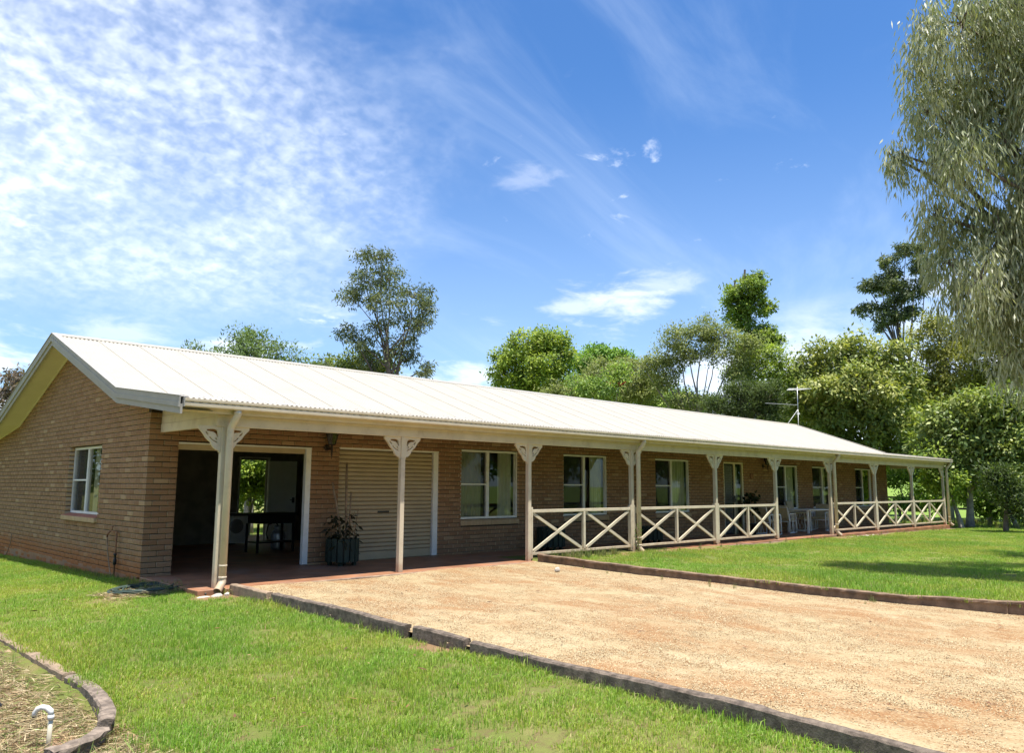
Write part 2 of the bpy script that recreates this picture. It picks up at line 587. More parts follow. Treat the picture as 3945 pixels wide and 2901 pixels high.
def gravel_mat():
    mt, nt, bs = newmat('gravel_drive')
    geo = N(nt, 'ShaderNodeNewGeometry')
    pos = geo.outputs['Position']
    mp = N(nt, 'ShaderNodeMapping')
    mp.inputs['Scale'].default_value = (1.0, 0.45, 1)
    L(nt, pos, mp.inputs[0])
    big = noise(nt, mp.outputs[0], 1.1, 5, 0.62, 0.4)
    med = noise(nt, pos, 5, 5, 0.65)
    vo = N(nt, 'ShaderNodeTexVoronoi')
    vo.inputs['Scale'].default_value = 75
    L(nt, pos, vo.inputs['Vector'])
    cellc = N(nt, 'ShaderNodeSeparateColor')
    L(nt, vo.outputs['Color'], cellc.inputs[0])
    c = mixc(nt, smooth(nt, big, 0.43, 0.62), (0.358, 0.283, 0.160), (0.262, 0.140, 0.060))
    c = mixc(nt, mth(nt, 'MULTIPLY', smooth(nt, noise(nt, mp.outputs[0], 2.6, 5, 0.6, 0.5), 0.5, 0.7), 0.7), c, (0.40, 0.335, 0.205))
    c = mixc(nt, smooth(nt, med, 0.5, 0.75), c, (0.25, 0.15, 0.068))
    gx = N(nt, 'ShaderNodeSeparateXYZ')
    L(nt, pos, gx.inputs[0])
    wx = mth(nt, 'ADD', gx.outputs['X'], mth(nt, 'MULTIPLY', mth(nt, 'SUBTRACT', noise(nt, pos, 0.5, 3, 0.5), 0.5), 1.4))
    tk = mth(nt, 'MINIMUM', mth(nt, 'ABSOLUTE', mth(nt, 'SUBTRACT', wx, 2.3)), mth(nt, 'ABSOLUTE', mth(nt, 'SUBTRACT', wx, 4.0)))
    tkm = mth(nt, 'MULTIPLY', mth(nt, 'SUBTRACT', 1.0, smooth(nt, tk, 0.12, 0.42)), smooth(nt, noise(nt, pos, 1.1, 4, 0.6), 0.38, 0.62))
    c = mixc(nt, mth(nt, 'MULTIPLY', tkm, 0.75), c, (0.275, 0.158, 0.072))
    c = mixc(nt, mth(nt, 'MULTIPLY', smooth(nt, cellc.outputs[0], 0.55, 0.95), 0.6), c, (0.40, 0.31, 0.18))
    c = mixc(nt, mth(nt, 'MULTIPLY', smooth(nt, cellc.outputs[1], 0.72, 0.98), 0.6), c, (0.14, 0.065, 0.028))
    L(nt, c, bs.inputs['Base Color'])
    bs.inputs['Roughness'].default_value = 0.9
    bs.inputs['Specular IOR Level'].default_value = 0.2
    bp = N(nt, 'ShaderNodeBump')
    bp.inputs['Strength'].default_value = 0.6
    bp.inputs['Distance'].default_value = 0.010
    h = mth(nt, 'ADD', mth(nt, 'MULTIPLY', vo.outputs['Distance'], -1.0), mth(nt, 'MULTIPLY', noise(nt, pos, 130, 3, 0.6), 0.5))
    L(nt, h, bp.inputs['Height'])
    L(nt, bp.outputs[0], bs.inputs['Normal'])
    return mt


def tint_mat(name, rough=0.8, spec=0.2):
    mt, nt, bs = newmat(name)
    at = N(nt, 'ShaderNodeVertexColor', layer_name='tint')
    L(nt, at.outputs[0], bs.inputs['Base Color'])
    bs.inputs['Roughness'].default_value = rough
    bs.inputs['Specular IOR Level'].default_value = spec
    return mt


M['brick'] = brick_mat()
M['mortar'] = mortar_mat()
M['lawn'] = grass_ground_mat()
M['blade'] = blade_mat()
M['gravel'] = gravel_mat()
M['stone_bits'] = tint_mat('stone_bits')
M['straw'] = tint_mat('straw')
M['leaf'] = leaf_mat('leaf', 0.36, 0.55, 0.25)
M['leaf_gloss'] = leaf_mat('leaf_gloss', 0.30, 0.48, 0.35)
M['bark'] = pmat('bark', (0.135, 0.105, 0.085), 0.35, 6, 0.9, 0.8, 22)
M['bark_grey'] = pmat('bark_grey', (0.24, 0.215, 0.185), 0.3, 5, 0.9, 0.6, 22)
M['roof'] = pmat('roof_sheet', (0.375, 0.343, 0.280), 0.03, 3, 0.38, dirt=(0.335, 0.29, 0.225), dirt_scale=1.2, dirt_amt=0.25, spec=0.5)
M['barge'] = pmat('barge_metal', (0.33, 0.31, 0.275), 0.06, 4, 0.45, dirt=(0.36, 0.30, 0.24), dirt_scale=3, dirt_amt=0.35)
M['gutter'] = pmat('gutter_cream', (0.58, 0.50, 0.37), 0.05, 4, 0.42, dirt=(0.33, 0.24, 0.15), dirt_scale=5, dirt_amt=0.4)
M['timber'] = pmat('painted_timber', (0.585, 0.50, 0.36), 0.07, 3, 0.62, 0.25, 30, dirt=(0.34, 0.24, 0.15), dirt_scale=4, dirt_amt=0.35, foot=(0.30, 0.16, 0.085))
M['ceiling'] = pmat('darkened_ceiling', (0.21, 0.165, 0.11), 0.12, 3, 0.8)  # veranda shade put into the ceiling colour, darkened to a brown
M['soffit'] = pmat('soffit_sheet', (0.60, 0.55, 0.40), 0.04, 2, 0.7)
M['white'] = pmat('white_aluminium', (0.72, 0.71, 0.67), 0.05, 5, 0.42, dirt=(0.5, 0.44, 0.36), dirt_scale=6, dirt_amt=0.25)
M['cream'] = pmat('cream_frame', (0.66, 0.58, 0.42), 0.05, 5, 0.5)
M['roller'] = pmat('roller_door', (0.40, 0.315, 0.19), 0.06, 3, 0.5, dirt=(0.34, 0.27, 0.19), dirt_scale=2, dirt_amt=0.4)
M['glass'] = glass_mat('window_glass')
def screen_mat():
    mt, nt, bs = newmat('fly_screen')
    bs.inputs['Base Color'].default_value = (0.035, 0.037, 0.037, 1)
    bs.inputs['Roughness'].default_value = 0.8
    tr = N(nt, 'ShaderNodeBsdfTransparent')
    mx = N(nt, 'ShaderNodeMixShader')
    mx.inputs[0].default_value = 0.32
    L(nt, tr.outputs[0], mx.inputs[1])
    L(nt, bs.outputs[0], mx.inputs[2])
    L(nt, mx.outputs[0], nt.nodes['Material Output'].inputs['Surface'])
    return mt


M['screen'] = screen_mat()
M['door_back'] = pmat('door_seam', (0.19, 0.145, 0.085), 0.1, 3, 0.7)
M['door_paint'] = pmat('white_door_paint', (0.82, 0.82, 0.76), 0.03, 3, 0.5)
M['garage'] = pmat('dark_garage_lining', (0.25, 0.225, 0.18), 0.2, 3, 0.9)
M['curtain'] = pmat('curtain', (0.72, 0.64, 0.46), 0.06, 4, 0.9)
M['slab'] = pmat('red_concrete', (0.29, 0.135, 0.070), 0.25, 2.2, 0.55, 0.2, 40, dirt=(0.24, 0.21, 0.185), dirt_scale=1.0, dirt_amt=0.55)
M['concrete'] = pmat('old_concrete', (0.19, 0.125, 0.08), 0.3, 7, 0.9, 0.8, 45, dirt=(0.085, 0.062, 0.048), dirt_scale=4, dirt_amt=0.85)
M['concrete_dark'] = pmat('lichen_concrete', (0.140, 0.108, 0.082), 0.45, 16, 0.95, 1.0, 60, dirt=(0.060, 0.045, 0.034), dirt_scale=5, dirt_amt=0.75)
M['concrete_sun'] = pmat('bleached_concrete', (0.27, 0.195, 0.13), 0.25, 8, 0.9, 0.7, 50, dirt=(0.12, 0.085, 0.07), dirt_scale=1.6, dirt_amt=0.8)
M['concrete_mid'] = pmat('mossy_concrete', (0.205, 0.160, 0.122), 0.4, 14, 0.95, 1.0, 60, dirt=(0.085, 0.062, 0.046), dirt_scale=5, dirt_amt=0.6)
M['soil'] = pmat('garden_soil', (0.34, 0.215, 0.125), 0.35, 5, 0.95, 0.9, 30, dirt=(0.42, 0.33, 0.18), dirt_scale=2, dirt_amt=0.8)
M['plaster'] = pmat('interior_plaster', (0.22, 0.20, 0.17), 0.05, 2, 0.85)
M['black'] = pmat('black_paint', (0.018, 0.018, 0.018), 0.2, 8, 0.45)
M['lampmetal'] = pmat('lamp_bronze', (0.035, 0.020, 0.014), 0.2, 10, 0.5)
M['lampglass'] = glass_mat('lamp_glass', (0.30, 0.20, 0.10))
M['green_wood'] = pmat('green_stained_slat', (0.016, 0.028, 0.018), 0.25, 6, 0.7, 0.2, 40)
M['rust'] = pmat('rusty_pipe', (0.24, 0.115, 0.06), 0.4, 14, 0.8, 0.4, 60)
M['copper'] = pmat('brown_pipe', (0.26, 0.17, 0.10), 0.3, 12, 0.6)
M['hose'] = pmat('hose_green', (0.040, 0.062, 0.050), 0.3, 8, 0.5, spec=0.35)
M['pvc'] = pmat('pvc_white', (0.62, 0.62, 0.60), 0.04, 10, 0.35, dirt=(0.55, 0.47, 0.33), dirt_scale=9, dirt_amt=0.5)
M['pvc_old'] = pmat('pvc_yellowed', (0.60, 0.54, 0.40), 0.1, 10, 0.5)
M['poly'] = pmat('poly_pipe', (0.03, 0.032, 0.035), 0.2, 10, 0.5, dirt=(0.28, 0.13, 0.07), dirt_scale=9, dirt_amt=0.7)
M['appliance'] = pmat('appliance_enamel', (0.84, 0.85, 0.84), 0.03, 3, 0.35)
M['steel'] = pmat('galvanised_steel', (0.42, 0.43, 0.43), 0.1, 8, 0.4, metal=0.7)
M['cushion'] = pmat('cushion', (0.44, 0.36, 0.22), 0.12, 8, 0.9)
M['furn'] = pmat('white_furniture', (0.68, 0.67, 0.63), 0.05, 5, 0.45)
M['screw'] = pmat('screw_head', (0.30, 0.28, 0.25), 0.1, 9, 0.5)
M['stem'] = pmat('dry_stem', (0.24, 0.17, 0.105), 0.25, 10, 0.9)
M['pebble'] = pmat('pale_stone', (0.50, 0.44, 0.36), 0.25, 9, 0.9, 0.5, 40)
M['fence'] = pmat('dark_fence', (0.07, 0.06, 0.05), 0.3, 6, 0.85)
M['red_flower'] = pmat('red_flower', (0.30, 0.018, 0.022), 0.3, 9, 0.7)
# ------------------------------------------------------------------ terrain
def drive_z(y):
    return 0.012 - 0.0105 * np.maximum(0, -2.1 - y)


def redge(y):
    return np.interp(y, [-40, -15.5, -14, -12.6, -11.2, -10, -8.8, -7.6, -4, -2], [30, 10.6, 8.9, 7.8, 7.08, 6.70, 6.54, 6.50, 6.52, 6.52])


def sstep(x, a, b):
    t = np.clip((x - a) / (b - a), 0, 1)
    return t * t * (3 - 2 * t)


def gz(x, y):
    x = np.asarray(x, float)
    y = np.asarray(y, float)
    zl = -0.045 - 0.0125 * np.clip(-2 - y, 0, 14) - 0.016 * np.clip(y, 0, 12) + 0.055 * np.clip(x, -6, 0)
    zr = 0.055 - 0.0075 * np.clip(x - 6.5, 0, 40)
    zr = zr - 0.004 * np.clip(-6 - y, 0, 30)
    zd = drive_z(y) - 0.07
    z = np.where(x < 0.47, zl, np.where(x > redge(y), zr, zd))
    behind = sstep(y, -1.5, 1.0) * sstep(x, -0.2, 0.4)
    z = z * (1 - behind) + (-0.22) * behind
    bed = (1 - sstep(x, -2.45, -2.36)) * sstep(x, -9.0, -8.0) * sstep(y, -8.6, -7.4)
    z = z - 0.10 * bed
    r = np.hypot(x - 12, y - 2)
    z = z + 0.055 * np.clip(r - 52, 0, 150) * sstep(r, 50, 75) * sstep(x, 30, 55) * sstep(y, -40, -20)
    return z


def bumps(x, y):
    return 0.012 * (np.sin(x * 1.7 + 0.6 * y) + np.sin(y * 1.3 - 0.8 * x) * 0.8)


def ground():
    near_x = np.concatenate([np.arange(-16, 0.2, 0.4), [0.2, 0.38, 0.46, 0.48, 0.6, 1.5, 3, 4.5, 6, 6.3], np.arange(6.4, 8.6, 0.07), np.arange(8.7, 36, 0.5)])
    far = np.array([38, 41, 45, 50, 56, 64, 75, 90, 110, 140, 190, 260, 380, 600, 1000, 1600.])
    xs = np.unique(np.concatenate([-far + 20, near_x, far]))
    ys = np.unique(np.concatenate([-far - 0 + 10, np.arange(-28, 14, 0.4), [-2.45, -2.36], far - 22]))
    X, Y = np.meshgrid(xs, ys, indexing='ij')
    Z = gz(X, Y)
    lawn = np.where((X < 0.4) | (X > redge(Y) + 0.08), 1.0, 0.0)
    Z = Z + bumps(X, Y) * lawn * np.where(Y < -2.3, 1.0, 0.3)
    V = np.stack([X, Y, Z], -1).reshape(-1, 3)
    nx, ny = len(xs), len(ys)
    i = np.arange(nx - 1)[:, None] * ny + np.arange(ny - 1)[None, :]
    F = np.stack([i, i + ny, i + ny + 1, i + 1], -1).reshape(-1, 4)
    o = link('ground', me_arrays('ground', V, F, True), M['lawn'])
    tag(o, 'green grassy ground of the yard and paddock around the house', None, None, 'structure')


ground()


def driveway():
    xs = np.concatenate([[0.47], np.arange(0.7, 6.4, 0.12), [6.52]])
    ys = np.arange(-26, -2.05, 0.16)
    ys = np.append(ys, -2.13)
    X, Y = np.meshgrid(xs, ys, indexing='ij')
    X = 0.47 + (X - 0.47) * (redge(Y) - 0.47) / 6.05
    Z = drive_z(Y) + 0.010 * np.sin(X * 2.1 + 0.4 * Y) + 0.008 * np.sin(Y * 1.9 + X) + rng.normal(0, 0.003, X.shape)
    V = np.stack([X, Y, Z], -1).reshape(-1, 3)
    ny = len(ys)
    i = np.arange(len(xs) - 1)[:, None] * ny + np.arange(ny - 1)[None, :]
    F = np.stack([i, i + ny, i + ny + 1, i + 1], -1).reshape(-1, 4)
    o = link('driveway', me_arrays('driveway', V, F, True), M['gravel'])
    tag(o, 'pale pinkish gravel driveway between two concrete kerbs', None, None, 'structure')


driveway()

b = MB().box(0.0, 30.05, -2.13, 8.4, -0.5, 0.02)
tag(b.build('veranda_floor', M['slab'], bevel=0.008), 'red stained concrete veranda and garage floor slab', None, None, 'structure')
# lower concrete footing strip along the lawn
b = MB()
for i in range(12):
    x0 = 6.7 + i * 1.94
    zt = 0.045 - 0.0075 * (x0 - 6.5) + 0.012 - 0.008
    b.box(x0, x0 + 1.935, -2.30 - 0.008 * (i % 3), -2.132, -0.4, min(zt, 0.008))
tag(b.build('footing_strip', M['concrete'], bevel=0.008), 'weathered concrete strip along the foot of the veranda slab', None, None, 'structure')
b = MB().box(0.62, 6.43, -2.19, -2.132, -0.3, 0.018)
tag(b.build('slab_edge', M['concrete_sun'], bevel=0.01), 'sunlit concrete edge where gravel driveway meets the slab', None, None, 'structure')


def kerb_mesh(path, width, seed, jag=0.0028, crown=0.02):
    """path: (x, y, z_top, z_bottom), the section is swept to its left side"""
    r = np.random.default_rng(seed)
    P = np.array(path, float)
    seg = np.hypot(np.diff(P[:, 0]), np.diff(P[:, 1]))
    s = np.concatenate([[0], np.cumsum(seg)])
    n = max(6, int(s[-1] / 0.07))
    t = np.linspace(0, s[-1], n)
    Q = np.stack([np.interp(t, s, P[:, k]) for k in range(4)], 1)
    k = np.ones(5) / 5
    for c in range(3):
        pad = np.concatenate([np.repeat(Q[:1, c], 2), Q[:, c], np.repeat(Q[-1:, c], 2)])
        Q[:, c] = np.convolve(pad, k, 'valid')
    D = np.gradient(Q[:, :2], axis=0)
    D /= np.linalg.norm(D, axis=1)[:, None]
    NR = np.stack([-D[:, 1], D[:, 0]], 1)
    prof = [(0.014, 0, 1), (0.012, 0.5, 0), (0.016, 1, -0.040), (0.0, 1, -0.036), (-0.002, 1, -0.008), (0.010, 1, 0), (width * 0.5, 1, 0.004), (width - 0.014, 1, 0), (width, 1, -0.014), (width + 0.005, 0.5, 0), (width, 0, 1)]
    wob = np.convolve(r.normal(0, 1, n + 8), np.ones(9) / 9, 'valid') * 0.008
    wz = np.convolve(r.normal(0, 1, n + 6), np.ones(7) / 7, 'valid') * 0.008
    Q[:, :2] += NR * wob[:, None]
    Q[:, 2] += wz
    V = []
    for q, nr in zip(Q, NR):
        for off, a, e in prof:
            zz = q[3] + (q[2] - q[3]) * a + (e if a == 1 else 0)
            V.append((q[0] + nr[0] * off + r.normal(0, jag), q[1] + nr[1] * off + r.normal(0, jag), zz + (r.normal(0, jag * 0.8) if a > 0 else 0)))
    m_ = len(prof)
    F = []
    for i in range(n - 1):
        for j in range(m_ - 1):
            F.append((i * m_ + j, i * m_ + j + 1, (i + 1) * m_ + j + 1, (i + 1) * m_ + j))
    F.append(tuple(range(m_)))
    F.append(tuple((n - 1) * m_ + j for j in range(m_ - 1, -1, -1)))
    mb = MB()
    mb.add(V, F)
    return mb.mesh('kerb')


def kz(y):
    return float(np.interp(y, [-16, -11.2, -10.6, -9.4, -8.2, -6.3, -4.9, -2.1], [-0.14, -0.062, -0.03, -0.005, -0.012, 0.03, 0.062, 0.085]))


def lk(y0, y1, dx=0.0):
    dx = dx - 0.03
    n = max(2, int(abs(y1 - y0) / 0.5))
    ys = np.linspace(y0, y1, n)
    return [(0.535 + dx - (0.0 if y > -10 else 0.02 * (y + 10) ** 2 * 0), y, kz(y), -0.5) for y in ys]


# left kerb: swept toward -X from its inner edge
k = thing('concrete_kerb', 'cracked grey lichened kerb between near lawn and gravel driveway', 'kerb', (0.47, -6, 0))
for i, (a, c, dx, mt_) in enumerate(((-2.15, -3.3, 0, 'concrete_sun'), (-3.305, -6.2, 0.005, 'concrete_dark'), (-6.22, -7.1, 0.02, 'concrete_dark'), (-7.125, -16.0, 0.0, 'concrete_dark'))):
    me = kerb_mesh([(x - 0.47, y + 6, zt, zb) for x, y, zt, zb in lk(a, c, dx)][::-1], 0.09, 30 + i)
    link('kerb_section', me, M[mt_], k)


def rz_(y):
    return float(np.interp(y, [-20, -12, -10.2, -8.7, -6.4, -4.7, -2.1], [0.12, 0.12, 0.09, 0.055, 0.075, 0.095, 0.165]))


k = thing('retaining_kerb', 'brown stained low kerb retaining the far lawn beside the driveway', 'kerb', (6.5, -6, 0))
pth = [(6.45, -2.16), (6.44, -4), (6.44, -6.0), (6.42, -7.6), (6.46, -8.8), (6.62, -10), (7.0, -11.2), (7.7, -12.6), (8.8, -14), (10.5, -15.5)]
for i, (a, c) in enumerate(((0, 3), (3, 5), (5, 9))):
    pp = [(x - 6.5, y + 6, rz_(y), -0.4) for x, y in pth[a:c + 1]]
    if i:
        d0 = pp[0]
        pp[0] = (d0[0] + 0.004, d0[1] + 0.10, d0[2] - 0.004, d0[3])
    me = kerb_mesh(pp, 0.11, 50 + i)
    link('kerb_section', me, M['concrete'], k)

k = thing('garden_edging', 'curved mossy concrete edging around the dry garden bed at lower left', 'garden edging', (-2.3, -5, -0.3))
gp = [(-2.29, 3.0), (-2.28, 0.5), (-2.285, -2.3), (-2.29, -3.5), (-2.285, -4.4), (-2.29, -5.1), (-2.27, -5.5), (-2.32, -5.95), (-2.40, -6.42), (-2.54, -6.8), (-2.68, -7.0), (-2.86, -7.10), (-3.05, -7.14)]
for i, (a, c) in enumerate(((0, 5), (5, 9), (9, 12))):
    pp = [(x + 2.3, y + 5, -0.195 + 0.3 - (0.03 if i == 2 else 0), -0.3) for x, y in gp[a:c + 1]]
    if i:
        d0 = pp[0]
        pp[0] = (d0[0], d0[1] + 0.03, d0[2] - 0.004, d0[3])
    me = kerb_mesh([p for p in pp][::-1], 0.105, 70 + i, 0.0035)
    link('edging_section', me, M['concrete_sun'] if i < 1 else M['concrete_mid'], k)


def bed():
    xs = np.linspace(-8.5, -2.42, 60)
    ys = np.linspace(-8.9, 3, 110)
    X, Y = np.meshgrid(xs, ys, indexing='ij')
    Z = gz(X, Y) + 0.012 + rng.normal(0, 0.008, X.shape)
    edge = sstep(Y, -8.9, -8.3)
    Z = Z - 0.06 * (1 - edge)
    V = np.stack([X, Y, Z], -1).reshape(-1, 3)
    ny = len(ys)
    i = np.arange(len(xs) - 1)[:, None] * ny + np.arange(ny - 1)[None, :]
    F = np.stack([i, i + ny, i + ny + 1, i + 1], -1).reshape(-1, 4)
    o = link('garden_bed', me_arrays('garden_bed', V, F, True), M['soil'])
    tag(o, 'dry weedy garden bed soil inside the curved edging', None, None, 'structure')


bed()
# ------------------------------------------------------------------ house
HOUSE = thing('house', 'long low brick house with cream metal roof and post lined front veranda', 'house', (0, 0, 0))
XE = 29.5           # far end wall
XB0, XB1 = -0.45, 30.10
RY, RZ = 4.1, 4.28  # ridge
KY, KZ = 0.2, 2.89  # change of pitch
EY, EZ = -2.30, 2.575


def zroof(y):
    y = RY - abs(y - RY)
    if y >= KY:
        return KZ + (RZ - KZ) * (y - KY) / (RY - KY)
    return EZ + (KZ - EZ) * (y - EY) / (KY - EY)


OPEN_F = [(0.47, 2.87, -1, 2.105), (3.45, 5.83, -1, 2.135), (6.43, 8.14, 0.61, 2.20), (9.65, 11.33, 0.61, 2.20), (13.37, 15.05, 0.61, 2.20),
          (16.86, 18.03, -1, 2.20), (20.17, 21.70, 0.61, 2.18), (22.75, 24.42, 0.61, 2.18), (26.38, 27.97, 0.61, 2.18)]
OPEN_G = [(2.19, 4.065, 0.76, 2.11)]


def wall_panels(mb, u0, u1, opens, zb, ztop, put):
    """mortar core: vertical strips between and around the openings; ztop(u)"""
    br = sorted({u0, u1} | {v for o in opens for v in o[:2]})
    for a, c in zip(br[:-1], br[1:]):
        op = [o for o in opens if o[0] <= a + 1e-6 and o[1] >= c - 1e-6]
        spans = [(zb, None)] if not op else [(zb, op[0][2]), (op[0][3], None)]
        for z0, z1 in spans:
            if z1 is not None and z1 <= z0:
                continue
            n = 1 if z1 is not None else max(1, int((c - a) / 0.4))
            for k in range(n):
                p, q = a + (c - a) * k / n, a + (c - a) * (k + 1) / n
                t0, t1 = (z1, z1) if z1 is not None else (ztop(p), ztop(q))
                put(mb, p, q, z0, t0, t1)


def put_f(mb, p, q, z0, t0, t1):
    d0, d1 = 0.018, 0.11
    mb.add([(p, d0, z0), (q, d0, z0), (q, d0, t1), (p, d0, t0), (p, d1, z0), (q, d1, z0), (q, d1, t1), (p, d1, t0)],
           [(0, 1, 2, 3), (5, 4, 7, 6), (0, 4, 5, 1), (3, 2, 6, 7), (0, 3, 7, 4), (1, 5, 6, 2)])


def put_g(mb, p, q, z0, t0, t1):
    d0, d1 = 0.018, 0.11
    mb.add([(d0, p, z0), (d0, q, z0), (d0, q, t1), (d0, p, t0), (d1, p, z0), (d1, q, z0), (d1, q, t1), (d1, p, t0)],
           [(3, 2, 1, 0), (6, 7, 4, 5), (1, 5, 4, 0), (7, 6, 2, 3), (4, 7, 3, 0), (2, 6, 5, 1)])


mb = MB()
wall_panels(mb, 0.018, XE, [(a_ - 0.008, c_ + 0.008, z0_ - 0.008 if z0_ > 0 else z0_, z1_ + 0.008) for a_, c_, z0_, z1_ in OPEN_F], -0.1, lambda u: 2.70, put_f)
front_wall = mb.build('front_wall', M['mortar'], HOUSE)
front_wall['label'] = 'shaded brown brick front wall under the veranda'
mb = MB()
wall_panels(mb, 0.1101, 10.3, [(a_ - 0.008, c_ + 0.008, z0_ - 0.008, z1_ + 0.008) for a_, c_, z0_, z1_ in OPEN_G], -0.6, lambda u: zroof(u) - 0.12, put_g)
gable_wall = mb.build('gable_wall', M['mortar'], HOUSE)
gable_wall['label'] = 'brick gable end wall stained red at its foot'

BH, BG = 0.0722, 0.086
BR = np.random.default_rng(11)


def brick_rows(u0, u1, opens, k0, k1, zoff, corner_even, ztop):
    out = []
    for k in range(k0, k1):
        z0 = zoff + k * BG
        even = (k % 2 == 0)
        start = u0 if even == corner_even else u0 + 0.12
        edges = []
        u = start
        first = 0.23
        spans = [(start, u1)]
        for o in opens:
            if o[3] > z0 + 0.03 and o[2] < z0 + 0.05:
                ns = []
                for a, c in spans:
                    if o[1] <= a or o[0] >= c:
                        ns.append((a, c))
                    else:
                        if o[0] - a > 0.03:
                            ns.append((a, o[0]))
                        if c - o[1] > 0.03:
                            ns.append((o[1], c))
                spans = ns
        # joints of the bond
        j = start + (0.0 if even == corner_even else 0.0)
        grid = np.arange(u0 + (0.0 if even == corner_even else 0.12), u1 + 0.3, 0.24)
        for a, c in spans:
            off = 0.0 if even == corner_even else 0.0
            g0 = grid
            cuts = [a] + [g for g in g0 if a + 0.05 < g < c - 0.05] + [c]
            for p, q in zip(cuts[:-1], cuts[1:]):
                hi = q - (0.012 if q != c else 0.0)
                if hi - p < 0.03:
                    continue
                if z0 + BH * 0.5 > ztop((p + hi) / 2):
                    continue
                out.append((p, hi, z0, z0 + BH))
    return out


def brick_geo(u0, u1, z0, z1, wallk, depth=0.1, corner=False):
    ch, ins = 0.002, 0.0095
    L3 = [[(u0, ch, z0), (u1, ch, z0), (u1, ch, z1), (u0, ch, z1)],
          [(u0 + ins, 0, z0 + ins), (u1 - ins, 0, z0 + ins), (u1 - ins, 0, z1 - ins), (u0 + ins, 0, z1 - ins)],
          [(u0, depth, z0), (u1, depth, z0), (u1, depth, z1), (u0, depth, z1)]]
    V = [p for r in L3 for p in r]
    F = [(4, 5, 6, 7), (0, 1, 5, 4), (1, 2, 6, 5), (2, 3, 7, 6), (3, 0, 4, 7), (0, 8, 9, 1), (1, 9, 10, 2), (2, 10, 11, 3), (3, 11, 8, 0)]
    if corner:   # header face at the house corner
        V += [(u0 - 0.0, ch + ins, z0 + ins), (u0, depth - ins, z0 + ins), (u0, depth - ins, z1 - ins), (u0, ch + ins, z1 - ins)]
        F = F[:8] + [(0, 3, 15, 12), (3, 11, 14, 15), (11, 8, 13, 14), (8, 0, 12, 13), (12, 15, 14, 13)]
    if wallk == 'g':
        V = [(d, u, z) for u, d, z in V]
        F = [f[::-1] for f in F]
    return V, F


fb = [('f',) + b_ for b_ in brick_rows(0.0, XE, OPEN_F, 0, 30, -0.02, True, lambda u: 9)]
gb = [('g',) + b_ for b_ in brick_rows(0.0, 10.3, OPEN_G, -4, 50, -0.02, False, lambda u: zroof(u) - 0.13)]
allb = fb + gb
cp = np.array((-4.604, -12.859, 1.435))


def score(b_):
    w, u0, u1, z0, z1 = b_
    c = np.array([(u0 + u1) / 2, 0, (z0 + z1) / 2]) if w == 'f' else np.array([0, (u0 + u1) / 2, (z0 + z1) / 2])
    v = c - cp
    d = np.linalg.norm(v)
    cosn = abs(v[1] if w == 'f' else v[0]) / d
    hid = 0.2 if (w == 'f' and z0 > 2.24) or (w == 'g' and (z0 < -0.05 or c[1] > 6)) else 1.0
    return (u1 - u0) * cosn / d ** 2 * hid


order = sorted(range(len(allb)), key=lambda i: -score(allb[i]))
pick = set(order[:300])
VV, FF, AA = [], [], []
for i, b_ in enumerate(allb):
    w, u0, u1, z0, z1 = b_
    e0, e1, e2, e3 = BR.normal(0, 0.0012, 4)
    isc = u0 == 0.0
    if isc:
        e0 = 0.0
    V, F = brick_geo(u0 + e0, u1 + e1, z0 + e2, z1 + e3 * 0.5, w, 0.11 if isc else 0.1, isc)
    dd = float(BR.normal(0, 0.0015))
    V = [(x, y + dd, z) if w == 'f' else (x + dd, y, z) for x, y, z in V]
    r1, r2 = BR.random(2)
    A = [(1, r1, r2)] * 4 + [(0, r1, r2)] * 4 + [(1, r1, r2)] * 4 + ([(0, r1, r2)] * 4 if isc else [])
    if i in pick:
        me = me_arrays('brick', np.array(V), np.array(F), False, {'bt': np.array(A)})
        link('brick', me, M['brick'], front_wall if w == 'f' else gable_wall)
    else:
        VV.append((w, V, F, A))
for w, par in (('f', front_wall), ('g', gable_wall)):
    sel = [t for t in VV if t[0] == w]
    V = np.concatenate([np.array(t[1]) for t in sel])
    offs = np.concatenate([[0], np.cumsum([len(t[1]) for t in sel])])
    F = np.concatenate([np.array(t[2]) + offs[k] for k, t in enumerate(sel)])
    A = np.concatenate([np.array(t[3], float) for t in sel])
    o = link('bricks', me_arrays('bricks', V, F, False, {'bt': A}), M['brick'], par)
    o['kind'] = 'stuff'

# rear, end and inner walls
mb = MB()
mb.box(XE - 0.11, XE, 0.111, 10.3, -0.3, 2.6)
mb.build('end_wall', M['mortar'], HOUSE)
mb = MB()
mb.box(0.111, 4.38, 6.0, 6.11, 0.0, 2.55)
mb.box(5.12, XE - 0.12, 6.0, 6.11, 0.0, 2.55)
mb.box(4.38, 5.12, 6.0, 6.11, 2.04, 2.55)
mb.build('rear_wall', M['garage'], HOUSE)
mb = MB()
MB().box(6.02, 6.12, 0.112, 5.998, 0.021, 2.55).build('garage_wall', M['garage'], HOUSE)
for x in (9.0, 12.3, 16.2, 19.0, 22.2, 25.4):
    mb.box(x, x + 0.1, 0.112, 3.6, 0.021, 2.5)
mb.box(6.14, XE - 0.12, 3.61, 3.71, 0.021, 2.5)
mb.build('inner_wall', M['plaster'], HOUSE)
mb = MB().box(0.115, XE - 0.12, 0.115, 10.2, 2.551, 2.58)
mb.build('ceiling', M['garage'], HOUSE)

# ---- roof sheets: corrugated, 76 mm pitch
SW = (XB1 - XB0) / 40.0


